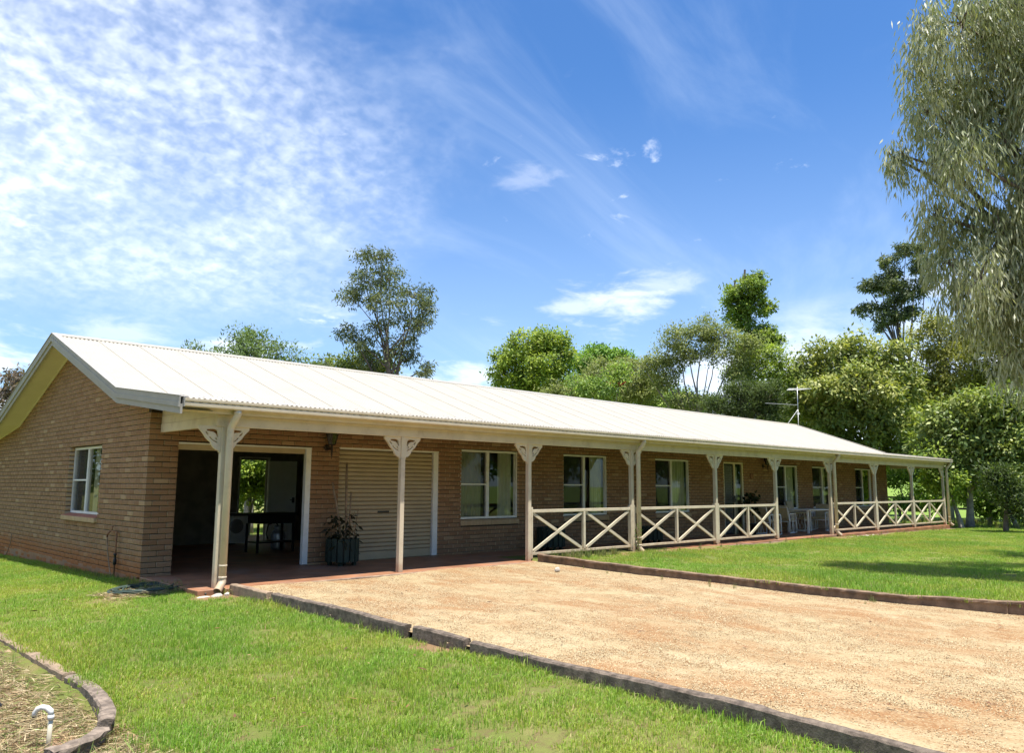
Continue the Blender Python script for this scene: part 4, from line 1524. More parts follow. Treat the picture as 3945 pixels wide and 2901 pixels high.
leafy_plant('potted_plant', 'dark leafy potted plant in front of the front door sidelight', 'plant', (17.6, -0.45, 0.02), [([(0, 0, 0), (0.02, 0, 0.6), (-0.02, 0, 1.1)], [0.02, 0.016, 0.01])], 120, 0.26, 0.65, 1.25, 0.16, 0.10, (0.022, 0.034, 0.014), 22)
b = MB().lathe([(0.12, 0), (0.17, 0.30), (0.185, 0.31), (0.185, 0.34), (0.16, 0.34)], (0, 0, 0), 18)
tag(b.build('flower_pot', M['black'], loc=(17.6, -0.45, 0.021), smooth_=True), 'black round pot under the leafy plant by front door', 'pot')
leafy_plant('weed', 'thin green weed climbing beside the second downpipe', 'plant', (9.62, -2.2, 0.0), [([(0, 0, 0), (-0.02, 0, 0.35), (-0.10, 0, 0.66)], [0.006, 0.005, 0.003])], 60, 0.07, 0.1, 0.66, 0.07, 0.02, (0.12, 0.19, 0.045), 23, stem_mat='stem')


# ------------------------------------------------------------------ veranda furniture
def chair(loc, rz, label, high=False):
    t = thing('outdoor_chair', label, 'chair', loc, rz, 'white framed chairs around the veranda table')
    for s in (-1, 1):
        x = s * 0.27
        MB().tube([(x, -0.28, 0.02), (x, 0.28, 0.02)], 0.018, 8).tube([(x, -0.27, 0.02), (x, -0.25, 0.60)], 0.018, 8).tube([(x, 0.27, 0.02), (x, 0.25, 0.60)], 0.018, 8).tube([(x, -0.25, 0.60), (x, 0.25, 0.60)], 0.020, 8).build('side_frame', M['furn'], t, True)
        MB().tube([(x, -0.14, 0.03), (x, 0.06, 0.60)], 0.007, 6).tube([(x, 0.14, 0.03), (x, -0.06, 0.60)], 0.007, 6).tube([(x, -0.03, 0.03), (x, 0.12, 0.60)], 0.007, 6).tube([(x, 0.03, 0.03), (x, -0.12, 0.60)], 0.007, 6).build('lattice', M['furn'], t)
    MB().tube([(-0.27, -0.24, 0.36), (0.27, -0.24, 0.36)], 0.016, 8).tube([(-0.27, 0.24, 0.36), (0.27, 0.24, 0.36)], 0.016, 8).build('seat_rail', M['furn'], t, True)
    MB().box(-0.25, 0.25, -0.25, 0.22, 0.375, 0.455).build('seat_cushion', M['cushion'], t, bevel=0.025)
    hb = 0.98 if high else 0.86
    bk = MB()
    bk.prism([(0.20, 0.44), (0.27, 0.44), (0.40, hb), (0.33, hb)], -0.24, 0.24, 'x')
    bk.build('back_cushion', M['cushion'], t, bevel=0.02)
    MB().tube([(-0.26, 0.25, 0.36), (-0.26, 0.40, hb - 0.06), (0.26, 0.40, hb - 0.06), (0.26, 0.25, 0.36)], 0.014, 8).build('back_frame', M['furn'], t)
    return t


chair((19.35, -0.62, 0.02), R(95), 'white lattice sided chair at near end of veranda table')
chair((18.05, -0.75, 0.02), R(80), 'white lattice sided chair behind the railing left of the table')
chair((20.85, -0.40, 0.02), R(5), 'tall backed cream cushioned chair behind the veranda table', True)
chair((21.65, -0.72, 0.02), R(-85), 'white lattice sided chair just right of the veranda table')
chair((22.25, -0.55, 0.02), R(-80), 'farthest white chair standing alone at the right')
t = thing('outdoor_table', 'low white rectangular table on the open part of the veranda', 'table', (20.35, -0.95, 0.02), R(-4))
MB().box(-0.75, 0.75, -0.42, 0.42, 0.70, 0.735).build('table_top', M['furn'], t, bevel=0.006)
for sx in (-1, 1):
    for sy in (-1, 1):
        MB().box(sx * 0.66 - 0.025, sx * 0.66 + 0.025, sy * 0.34 - 0.025, sy * 0.34 + 0.025, 0, 0.699).build('leg', M['furn'], t)

# ------------------------------------------------------------------ garage contents
t = thing('washing_machine', 'white front loading washing machine against garage rear wall', 'washing machine', (4.06, 5.66, 0.02))
MB().box(-0.29, 0.29, -0.28, 0.28, 0.03, 0.74).build('body', M['appliance'], t, bevel=0.012)
MB().lathe([(0.17, 0), (0.17, 0.02), (0.14, 0.03), (0.125, 0.028)], (0, 0, 0), 24).build('door_ring', M['steel'], t)
t.children[-1].rotation_euler = (R(90), 0, 0)
t.children[-1].location = (0.0, -0.281, 0.43)
MB().lathe([(0.122, 0.0), (0.122, 0.031), (0.05, 0.05)], (0, 0, 0), 24).build('door_glass', M['black'], t)
t.children[-1].rotation_euler = (R(90), 0, 0)
t.children[-1].location = (0.0, -0.281, 0.43)
MB().box(-0.28, 0.28, -0.288, -0.281, 0.63, 0.72).build('control_panel', M['white'], t)
t = thing('barbecue', 'black barbecue trolley standing in the open garage', 'barbecue', (3.72, 3.05, 0.02), R(4))
MB().box(-0.98, 0.5, -0.27, 0.27, 0.775, 0.82).build('top', M['black'], t, bevel=0.008)
MB().box(-0.40, 0.45, -0.25, 0.25, 0.60, 0.774).build('burner_box', M['black'], t, bevel=0.01)
MB().box(-0.42, 0.42, -0.24, 0.24, 0.20, 0.225).build('shelf', M['black'], t)
for sx in (-1, 1):
    for sy in (-1, 1):
        MB().box(sx * 0.42 - 0.02, sx * 0.42 + 0.02, sy * 0.22 - 0.02, sy * 0.22 + 0.02, 0.0, 0.60).build('leg', M['black'], t)
t = thing('gas_bottle', 'grey gas bottle beside the barbecue in the garage', 'gas bottle', (4.15, 3.5, 0.02))
MB().lathe([(0.12, 0), (0.15, 0.03), (0.155, 0.08), (0.155, 0.32), (0.13, 0.40), (0.05, 0.44), (0.03, 0.5)], (0, 0, 0), 18).build('bottle', M['steel'], t, True)
MB().lathe([(0.09, 0.42), (0.10, 0.43), (0.10, 0.52), (0.09, 0.52)], (0, 0, 0), 14).build('collar', M['steel'], t, True)
MB().tube([(0.0, 0, 0.5), (-0.1, -0.05, 0.6), (-0.3, -0.1, 0.55), (-0.34, -0.1, 0.35), (-0.3, -0.1, 0.25)], 0.012, 6).build('hose', M['black'], t, True)
t = thing('meter_box', 'small white electrical box high on the garage side wall', 'electrical box', (6.02, 5.25, 1.72))
MB().box(-0.10, -0.001, -0.16, 0.16, 0.0, 0.30).build('box', M['appliance'], t, bevel=0.006)
MB().box(-0.09, -0.001, 0.20, 0.34, 0.10, 0.24).build('switch_cover', M['white'], t, bevel=0.006)
MB().box(-0.106, -0.1005, -0.05, 0.05, 0.12, 0.16).build('latch', M['black'], t)
t = thing('storage_board', 'pale board leaning on the garage side wall', 'board', (5.86, 4.6, 0.02))
MB().box(-0.02, 0.0, -0.3, 0.3, 0, 0.9).build('board', M['steel'], t)
t.rotation_euler = (0, R(8), 0)

# ------------------------------------------------------------------ gable wall tap, hose, garden bits
gzp = float(gz(-0.06, 1.0))
t = thing('garden_tap', 'rusty garden tap on a riser pipe against the brick gable wall', 'tap', (-0.05, 1.0, gzp))
h = 0.66 - gzp
MB().tube([(0, -0.02, -0.05), (0, -0.02, h - 0.03), (0, 0.0, h)], 0.013, 8).build('riser', M['rust'], t, True)
MB().tube([(0, -0.06, h), (0, 0.27, h)], 0.012, 8).tube([(-0.005, 0.27, h), (-0.03, 0.33, h - 0.05), (-0.03, 0.33, h - 0.10)], 0.015, 8).build('cross_pipe', M['rust'], t, True)
MB().tube([(0, 0.22, h), (0, 0.22, h + 0.07)], 0.010, 8).tube([(0, 0.17, h + 0.075), (0, 0.27, h + 0.075)], 0.010, 8).build('handle', M['rust'], t, True)
MB().lathe([(0.015, 0.12), (0.03, 0.13), (0.03, 0.20), (0.018, 0.22), (0.018, 0.27), (0.03, 0.28), (0.03, 0.30)], (0, -0.02, 0.1), 10).build('valve', M['black'], t, True)
MB().tube([(-0.03, 0.33, h - 0.09), (-0.03, 0.32, h - 0.16), (-0.03, 0.25, 0.4), (-0.04, 0.05, 0.12), (-0.08, -0.18, 0.0)], 0.009, 7).build('hose_end', M['copper'], t, True)
gl = float(gz(0, 8))
t = MB().tube([(-0.03, 7.75, 0.33), (-0.03, 7.8, 0.1), (-0.05, 7.95, gl + 0.05), (-0.12, 8.2, gl - 0.02)], 0.008, 6)
tag(t.build('wall_cable', M['copper'], None, True), 'thin brown cable hanging down the far left of the gable wall', 'cable')

mb = MB()
r = np.random.default_rng(5)
cx0, cy0 = -0.22, -1.05
pts = []
for k in range(150):
    a = k * 0.26
    rx = 0.42 + 0.16 * math.sin(k * 0.11) + r.normal(0, 0.012)
    ry = 0.34 + 0.12 * math.cos(k * 0.077 + 1) + r.normal(0, 0.012)
    x, y = cx0 + rx * math.cos(a) + 0.05 * math.sin(k * 0.05), cy0 + ry * math.sin(a)
    pts.append((x, y, float(gz(min(x, 0.4), y)) + 0.035 + 0.03 * (0.5 + 0.5 * math.sin(k * 0.31))))
for (x, y) in ((0.02, -1.55), (0.12, -1.72), (0.2, -1.98), (0.1, -2.15)):
    pts.append((x, y, float(gz(x, y)) + 0.02))
mb.tube(pts, 0.0125, 7)
tag(mb.build('garden_hose', M['hose'], None, True), 'dark green garden hose lying in a loose coil on the grass', 'hose')


def rock(name, label, loc, sx, sy, sz, seed, mat='pebble', group=None, cat='stone'):
    bm = bmesh.new()
    bmesh.ops.create_icosphere(bm, subdivisions=2, radius=1.0)
    r_ = np.random.default_rng(seed)
    ph = r_.random(6) * 6
    for v in bm.verts:
        c = v.co
        k_ = 1 + 0.18 * math.sin(3 * c.x + ph[0]) + 0.15 * math.sin(4 * c.y + ph[1]) + 0.1 * math.sin(5 * c.z + ph[2])
        v.co = Vector((c.x * sx, c.y * sy, c.z * sz)) * k_
    me = bpy.data.meshes.new(name)
    bm.to_mesh(me)
    bm.free()
    o = link(name, me, M[mat])
    o.location = loc
    return tag(o, label, cat, group)


rock('splash_stone', 'flat grey stone under the first downpipe outlet', (0.20, -2.27, -0.075), 0.085, 0.06, 0.05, 3)
rock('splash_stone', 'small upright chip of concrete beside the first downpipe stone', (0.335, -2.27, -0.06), 0.03, 0.05, 0.055, 4)
rock('splash_stone', 'pale slab of rubble left of the first downpipe', (0.06, -2.22, -0.07), 0.11, 0.06, 0.025, 6)
rock('splash_stone', 'flat dark stone under the second downpipe outlet', (9.95, -2.42, 0.02), 0.18, 0.10, 0.025, 5)
for i in range(5):
    rock('splash_stone', 'white pebbles scattered below the third downpipe', (19.9 + 0.42 * i + random.uniform(-0.1, 0.1), -2.42 - random.uniform(0, 0.12), -0.05), 0.07, 0.05, 0.03, 40 + i, group='pebbles below the third downpipe')
rock('loose_stone', 'single pale stone on the gravel near the retaining kerb', (5.65, -3.45, 0.02), 0.05, 0.045, 0.04, 9)

g0 = float(gz(-2.9, -6.65))
t = thing('irrigation_riser', 'white hooked plastic riser pipe standing in the garden bed', 'pipe', (-2.9, -6.65, g0))
MB().tube([(0, 0, -0.05), (0.004, 0, 0.26)], 0.0175, 12).build('riser', M['pvc_old'], t, True)
MB().tube([(0.004, 0, 0.25), (0.004, 0, 0.285)], 0.0245, 12).tube([(0.004, 0, 0.28), (0.0, 0.005, 0.315), (-0.02, 0.03, 0.335), (-0.045, 0.06, 0.34), (-0.07, 0.09, 0.325), (-0.085, 0.105, 0.295), (-0.088, 0.108, 0.27)], [0.022, 0.023, 0.023, 0.022, 0.022, 0.021, 0.019], 12).build('elbow', M['pvc'], t, True)
MB().tube([(-0.088, 0.108, 0.272), (-0.088, 0.108, 0.26)], 0.015, 10).build('nozzle', M['black'], t, True)
t.scale = (0.85, 0.85, 0.85)
gb0 = float(gz(-3.0, -5.5))
t = MB().tube([(-3.75, -5.75, gb0 + 0.05), (-3.3, -5.52, gb0 + 0.05), (-2.92, -5.38, gb0 + 0.05)], 0.032, 12)
tag(t.build('poly_pipe', M['poly'], None, True), 'short length of black poly pipe lying in the garden bed', 'pipe')

# ------------------------------------------------------------------ television antenna
t = thing('television_antenna', 'television antenna mast braced on the far end of the ridge', 'antenna', (30.0, 4.1, 4.3))
MB().tube([(0.3, 0, 0.0), (0.33, 0, 1.75)], 0.016, 8).build('mast', M['steel'], t, True)
MB().tube([(0.32, 0, 0.72), (-0.72, 0, 0.0)], 0.012, 6).tube([(0.32, 0, 0.72), (-0.22, -0.25, -0.07)], 0.012, 6).build('brace', M['furn'], t, True)
MB().box(0.28, 0.38, -0.05, 0.05, 0.48, 0.56).build('junction_box', M['furn'], t)
MB().tube([(-0.1, -0.35, 1.62), (0.7, 0.4, 1.68)], 0.014, 6).build('boom', M['steel'], t)
for k in range(6):
    f = k / 5
    c = Vector((-0.1 + 0.8 * f, -0.35 + 0.75 * f, 1.62 + 0.06 * f))
    d = Vector((0.70, -0.714, 0)) * (0.52 - 0.045 * k)
    MB().tube([c - d, c + d], 0.008, 6).build('element', M['furn'], t)
MB().tube([(0.33, 0, 0.92), (-0.75, 1.05, 1.0)], 0.010, 6).build('element', M['steel'], t)

# ------------------------------------------------------------------ paddock fence
t = thing('paddock_fence', 'dark post and rail fence beyond the far end of the house', 'fence', (44, 0, 0))
A0, A1 = Vector((48.0, 16.0, 0)), Vector((40.0, -16.0, 0))
nf = 12
prev = None
for k in range(nf + 1):
    p = A0.lerp(A1, k / nf)
    z = float(gz(p.x, p.y))
    MB().box(p.x - 44 - 0.06, p.x - 44 + 0.06, p.y - 0.06, p.y + 0.06, z - 0.3, z + 1.25).build('post', M['fence'], t)
    if prev is not None:
        for hgt in (0.55, 1.12):
            MB().beam((prev[0] - 44, prev[1], prev[2] + hgt), (p.x - 44, p.y, z + hgt), 0.05, 0.11).build('rail', M['fence'], t)
    prev = (p.x, p.y, z)
# ------------------------------------------------------------------ trees
TREES = [
('gum_tree', 'tall slender gum with open grey green crown behind the middle of the roof', 'gum', (15.12, 14.84), [(14.66, 15.16, 11.12, 0.85, 0.56), (14.08, 15.55, 10.16, 0.84, 0.62), (15.34, 15.41, 10.37, 0.97, 0.75), (15.78, 14.36, 9.51, 0.96, 0.73), (13.64, 15.83, 9.39, 0.61, 0.45), (14.28, 14.81, 9.1, 0.88, 0.55), (16.15, 14.07, 8.77, 0.56, 0.56), (15.87, 14.91, 8.57, 0.8, 0.51), (13.59, 15.86, 7.97, 0.46, 0.53), (14.5, 15.27, 8.13, 0.67, 0.45), (14.02, 15.59, 7.32, 0.61, 0.44), (14.78, 15.8, 6.7, 0.68, 0.51), (15.59, 14.49, 7.44, 0.67, 0.45), (15.78, 13.85, 8.17, 0.5, 0.39), (15.07, 14.87, 6.97, 0.56, 0.44), (16.25, 13.99, 6.33, 0.47, 0.47), (15.87, 14.29, 7.0, 0.39, 0.34)]),
('feathery_tree', 'low feathery green tree with flat crown behind left half of the roof', 'feather', (8.1, 13.21), [(8.0, 13.26, 5.38, 1.63, 1.36), (7.01, 13.72, 5.14, 1.07, 0.76), (9.18, 12.66, 5.26, 0.92, 0.83), (8.28, 13.12, 6.23, 1.01, 0.59), (7.51, 13.49, 5.9, 0.72, 0.54), (6.43, 13.96, 5.83, 0.45, 0.27), (9.72, 12.36, 5.38, 0.51, 0.56)]),
('scrub_tree', 'small sparse scrub tree between the feathery tree and the tall gum', 'gum', (11.43, 13.68), [(11.24, 13.79, 5.78, 0.6, 0.6), (11.0, 13.93, 5.47, 0.6, 0.5)]),
('bushy_tree', 'low olive bush crown at the foot of the tall gum behind the ridge', 'broad', (15.05, 17.3), [(15.0, 17.34, 6.59, 1.52, 0.87), (15.77, 16.82, 6.33, 1.05, 0.7), (14.23, 17.82, 6.5, 0.81, 0.58)]),
('purple_gum_tree', 'dull purplish gum foliage at the far left edge beyond the gable', 'gum', (0.98, 13.56), [(0.77, 13.6, 4.12, 0.45, 0.34), (1.08, 13.54, 4.43, 0.24, 0.17), (0.78, 13.6, 3.6, 0.45, 0.37), (1.0, 13.55, 3.91, 0.3, 0.3)]),
('yard_tree', 'shady green tree seen through the open back door of the garage', 'broad', (7.3, 11.38), [(7.27, 11.39, 2.0, 0.75, 0.5), (7.57, 11.24, 1.59, 0.5, 0.38), (7.09, 11.48, 1.34, 0.5, 0.5), (6.77, 11.63, 2.0, 0.5, 0.66), (7.84, 11.1, 2.01, 0.5, 0.5)]),
('round_crowned_tree', 'bright green round crowned tree leftmost in the row beyond the roof', 'broad', (31.31, 21.93), [(31.19, 22.06, 10.48, 2.16, 0.91), (30.25, 22.99, 9.72, 1.24, 0.91), (32.1, 21.1, 10.65, 1.24, 0.83), (30.65, 24.0, 8.69, 0.93, 1.01), (31.17, 21.35, 9.14, 1.96, 0.98), (32.6, 20.55, 9.55, 0.74, 1.07), (31.07, 22.17, 8.05, 1.98, 0.99), (30.49, 22.75, 7.55, 1.48, 0.82)]),
('spreading_tree', 'dark green spreading tree just right of the bright round crowned tree', 'broad', (36.86, 21.73), [(36.57, 22.08, 10.1, 1.33, 0.89), (37.36, 21.13, 10.36, 1.15, 0.71), (38.12, 20.17, 9.8, 1.06, 0.71), (37.02, 21.55, 9.29, 1.77, 0.89)]),
('olive_tree', 'dull olive leaved tree low in the row above the roof middle', 'fine', (31.73, 15.35), [(31.13, 16.1, 7.97, 1.66, 0.83), (32.23, 14.69, 8.09, 1.5, 0.83), (30.36, 17.03, 7.06, 1.66, 0.75), (31.77, 15.29, 6.89, 2.1, 0.9), (32.57, 14.23, 7.03, 1.34, 1.05), (29.67, 17.83, 6.76, 1.21, 0.68)]),
('umbrella_tree', 'umbrella tree with red flower spikes above the middle of the roof', 'broad', (27.21, 13.0), [(26.56, 13.78, 6.59, 0.94, 0.51), (27.75, 12.33, 7.18, 0.74, 0.47), (27.24, 12.96, 6.44, 1.07, 0.54)]),
('branching_tree', 'wide grey green tree with bare forked limbs showing, centre of the row', 'fine', (31.61, 10.33), [(31.12, 11.07, 9.31, 1.19, 0.7), (31.8, 10.03, 9.76, 1.11, 0.56), (32.42, 9.01, 9.36, 1.17, 0.69), (32.87, 8.23, 8.69, 1.09, 0.82), (30.81, 11.54, 8.47, 0.91, 0.7), (31.41, 10.63, 8.51, 0.83, 0.56), (32.13, 9.49, 8.4, 0.83, 0.48), (32.72, 8.49, 7.52, 0.96, 0.96), (30.71, 11.67, 7.35, 0.84, 1.11), (30.08, 12.56, 7.79, 0.84, 0.7), (31.31, 10.79, 6.07, 1.24, 0.55)]),
('pole_tree', 'tall narrow tree with spiked tip rising above the row', 'broad', (46.03, 15.42), [(46.18, 15.15, 15.35, 1.39, 0.84), (45.86, 15.72, 14.44, 1.12, 0.84), (46.46, 14.64, 14.26, 1.11, 1.02), (45.98, 15.52, 13.38, 1.21, 0.74), (46.37, 14.81, 16.18, 0.65, 0.46), (46.56, 14.47, 12.28, 1.01, 0.55), (46.67, 14.26, 11.61, 1.1, 0.73), (46.12, 15.27, 11.48, 1.11, 0.74)]),
('dark_conifer', 'dark green bushy conifer behind the roof near the antenna', 'conifer', (31.02, 7.44), [(31.16, 7.2, 6.31, 0.91, 0.65), (31.02, 7.43, 5.54, 1.62, 0.91), (30.64, 8.09, 5.16, 1.3, 0.65), (31.68, 6.24, 5.76, 1.03, 0.9), (30.32, 8.62, 5.57, 0.72, 0.59), (31.43, 6.69, 5.0, 1.16, 0.64)]),
('lime_tree', 'lime green feathery tree above the dark conifer', 'fine', (34.07, 8.13), [(33.93, 8.38, 8.49, 1.26, 0.59), (34.43, 7.45, 8.23, 0.97, 0.62), (33.52, 9.1, 7.67, 0.84, 0.56), (34.6, 7.13, 7.45, 0.83, 0.69), (33.98, 8.29, 7.5, 1.25, 0.63), (34.88, 6.57, 6.87, 0.68, 0.68)]),
('broadleaf_tree', 'large glossy broadleaf tree right behind the far end of the roof', 'big', (36.79, 4.78), [(36.18, 6.15, 7.8, 1.53, 0.97), (36.88, 4.59, 8.55, 1.79, 0.76), (37.43, 3.22, 8.11, 1.49, 0.95), (35.57, 5.09, 6.4, 1.88, 1.14), (35.91, 2.98, 6.39, 1.83, 1.24), (35.98, 6.58, 5.72, 1.39, 1.04), (35.89, 4.35, 4.89, 1.86, 1.13), (36.18, 2.28, 4.8, 1.42, 1.22), (37.86, 2.04, 6.62, 1.2, 1.2), (37.16, 3.89, 3.6, 1.61, 0.8), (37.72, 2.44, 3.25, 1.19, 0.79), (35.83, 6.89, 6.99, 0.84, 0.7)]),
('distant_gum_tree', 'tall gum with layered clumps standing alone against the cloud at right', 'gum', (55.93, 7.93), [(56.03, 7.63, 19.04, 1.19, 0.65), (55.6, 8.86, 18.21, 0.81, 0.54), (56.24, 6.98, 17.77, 0.95, 0.86), (55.76, 8.42, 17.4, 0.69, 0.42), (55.7, 8.59, 16.43, 1.58, 0.81), (55.4, 9.41, 16.98, 0.5, 0.54), (55.05, 10.31, 16.58, 0.7, 0.7), (54.93, 10.62, 14.66, 0.58, 0.58), (55.27, 9.75, 14.81, 0.66, 0.27), (55.55, 8.99, 14.95, 0.87, 0.5), (55.98, 7.78, 15.51, 1.11, 0.84), (55.65, 8.71, 14.0, 1.15, 0.58), (55.33, 9.59, 13.38, 0.5, 0.39), (56.08, 7.49, 14.12, 0.8, 0.68), (56.35, 6.65, 16.16, 0.76, 0.95)]),
('olive_broadleaf_tree', 'yellowish olive tree behind the weeping gum at right', 'fine', (40.26, 1.16), [(40.32, 0.95, 9.1, 1.51, 1.23), (40.57, 0.12, 7.65, 1.89, 1.48), (40.08, 1.73, 7.63, 1.1, 1.24), (40.88, -1.01, 7.84, 1.46, 1.73), (41.14, -2.06, 7.1, 1.18, 1.83), (40.34, 0.88, 6.34, 1.63, 1.08), (40.84, -0.88, 9.21, 1.34, 1.21)]),
('dense_shade_tree', 'dense dark leaved tree at the right edge of the lawn', 'big', (31.88, -2.25), [(31.75, -1.79, 4.52, 1.2, 0.87), (32.09, -2.97, 4.58, 1.29, 1.07), (32.37, -4.08, 4.0, 0.95, 1.26), (31.56, -1.19, 3.55, 0.82, 0.77), (31.96, -2.52, 3.09, 1.29, 0.97), (32.26, -3.64, 2.54, 1.05, 1.05), (31.79, -1.94, 2.35, 0.86, 0.59), (32.07, -2.9, 1.92, 0.96, 0.53), (31.6, -1.31, 2.57, 0.65, 0.49), (31.87, -2.19, 3.53, 1.08, 0.86), (32.23, -3.52, 3.39, 1.06, 0.95), (32.36, -4.05, 4.85, 0.84, 0.84)]),
('leaning_shrub', 'pale leafy shrub with leaning stems beside the far veranda corner', 'broad', (30.85, -2.27), [(30.61, -1.49, 1.91, 0.48, 0.53), (30.74, -1.91, 1.49, 0.53, 0.53), (30.88, -2.37, 1.8, 0.52, 0.42), (30.59, -1.45, 2.75, 0.43, 0.43)]),
('gnarled_tree', 'gnarled grey limbed tree seen through the far veranda bay', 'broad', (39.6, 3.1), [(39.49, 3.42, 2.03, 0.55, 0.55), (39.74, 2.72, 2.17, 0.68, 0.34), (39.97, 2.04, 1.9, 0.61, 0.54), (40.2, 1.34, 2.17, 0.67, 0.54), (39.63, 3.03, 0.68, 0.61, 0.34), (39.95, 2.1, 0.83, 0.41, 0.27)]),
('young_pine', 'small dark young tree at right lawn edge under the shade tree', 'conifer', (28.35, -4.48), [(28.37, -4.55, 1.59, 0.56, 0.47), (28.41, -4.75, 1.03, 0.56, 0.42), (28.47, -4.98, 0.58, 0.37, 0.46), (28.33, -4.42, 1.96, 0.47, 0.38)]),
('weeping_gum_tree', 'large weeping gum with hanging silvery leaves filling the right edge', 'weep', (10.11, -9.96), [(9.77, -8.58, 9.52, 0.37, 0.46), (10.21, -8.29, 8.92, 0.38, 0.57), (9.43, -9.21, 9.2, 0.65, 0.65), (10.03, -9.58, 8.54, 0.61, 1.01), (10.47, -8.85, 8.51, 0.6, 0.84), (9.76, -8.53, 7.98, 0.43, 0.36), (9.62, -8.09, 7.26, 0.32, 0.21), (9.56, -7.91, 7.29, 0.14, 0.18), (9.79, -8.63, 6.91, 0.4, 0.49), (9.33, -9.23, 6.73, 0.46, 0.55), (10.05, -9.63, 7.1, 0.39, 0.95), (9.75, -8.5, 6.1, 0.29, 0.49), (10.34, -8.73, 5.95, 0.5, 0.54), (9.99, -9.39, 5.49, 0.47, 0.77), (9.78, -8.61, 5.25, 0.37, 0.35), (9.42, -9.19, 4.76, 0.46, 0.46), (10.01, -9.49, 4.39, 0.34, 0.63), (9.98, -9.37, 3.58, 0.25, 0.38), (10.17, -10.27, 8.1, 0.64, 1.27), (10.14, -10.11, 5.93, 0.63, 1.17), (10.13, -10.04, 4.44, 0.58, 0.82), (10.09, -9.83, 9.54, 0.88, 0.66), (10.37, -9.25, 7.84, 0.59, 0.68), (10.42, -9.5, 5.93, 0.44, 0.57), (9.93, -9.13, 4.3, 0.47, 0.41), (10.54, -9.55, 4.91, 0.39, 0.52), (10.03, -9.57, 3.36, 0.25, 0.33), (9.83, -8.79, 4.56, 0.3, 0.26), (9.83, -8.77, 7.49, 0.36, 0.36), (11.64, -9.98, 9.98, 0.85, 0.94)]),
('backing_tree', 'dull green tree filling the gap behind the glossy broadleaf tree', 'broad', (43.73, 11.22), [(43.48, 11.72, 7.12, 2.19, 1.51), (44.35, 9.94, 5.73, 2.31, 1.49), (43.59, 11.51, 5.26, 2.17, 1.0), (45.13, 8.18, 7.65, 2.46, 1.8), (45.94, 6.16, 6.58, 2.41, 2.09), (46.49, 4.61, 5.25, 1.89, 1.73), (46.27, 5.26, 3.06, 1.73, 0.95)]),
('hedge_tree', 'deep green tree behind the dense shade tree at right', 'broad', (43.67, 0.17), [(43.04, 2.32, 5.22, 1.73, 1.59), (43.54, 0.63, 5.45, 2.13, 1.84), (43.96, -0.96, 4.68, 1.8, 2.08), (43.19, 1.83, 3.2, 1.57, 1.14), (43.69, 0.09, 2.76, 1.96, 1.26), (44.06, -1.39, 2.61, 1.23, 1.51)]),
('boundary_shrub', 'low dark shrub on the ground below the dense shade tree', 'broad', (34.25, -3.35), [(34.25, -3.35, 1.51, 0.88, 0.88), (34.09, -2.73, 1.72, 0.78, 0.61), (34.36, -3.82, 1.83, 0.65, 0.98), (33.91, -2.07, 1.61, 0.67, 0.5), (33.75, -1.49, 1.27, 0.51, 0.34)]),
('yard_hedge', 'dark hedge behind the garage back door', 'broad', (8.9, 15.05), [(8.58, 15.2, 1.14, 0.66, 0.76), (9.23, 14.88, 1.24, 0.67, 0.76), (9.79, 14.59, 1.34, 0.58, 0.87), (8.87, 15.06, 1.9, 0.76, 0.57), (9.44, 14.78, 2.09, 0.67, 0.58)]),
('ridge_scrub', 'mixed scrub filling between the round crowned tree and the forked tree', 'broad', (34.9, 20.96), [(33.8, 22.21, 8.15, 1.54, 1.03), (34.92, 20.93, 7.8, 1.53, 1.02), (36.0, 19.63, 7.27, 1.7, 1.02), (37.02, 18.31, 7.25, 1.69, 1.01), (38.09, 16.83, 6.89, 1.51, 1.01), (39.0, 15.48, 6.53, 1.5, 0.83)]),
('corner_shrub', 'leafy shrub low beside the paddock fence at far right', 'broad', (36.37, 0.17), [(36.17, 0.81, 1.25, 0.49, 0.43), (36.36, 0.21, 0.89, 0.55, 0.43), (36.56, -0.43, 1.26, 0.55, 0.55), (36.28, 0.46, 1.86, 0.49, 0.49)]),
('fence_shrub', 'rounded shrub hiding the fence at the right edge', 'broad', (35.95, -1.92), [(35.83, -1.5, 1.04, 0.65, 0.53), (36.02, -2.18, 1.16, 0.64, 0.64), (36.19, -2.86, 1.28, 0.69, 0.81), (35.67, -0.95, 1.73, 0.71, 0.71), (35.9, -1.76, 0.52, 0.58, 0.35), (36.11, -2.53, 0.59, 0.69, 0.46), (36.27, -3.19, 0.61, 0.57, 0.51)]),
]
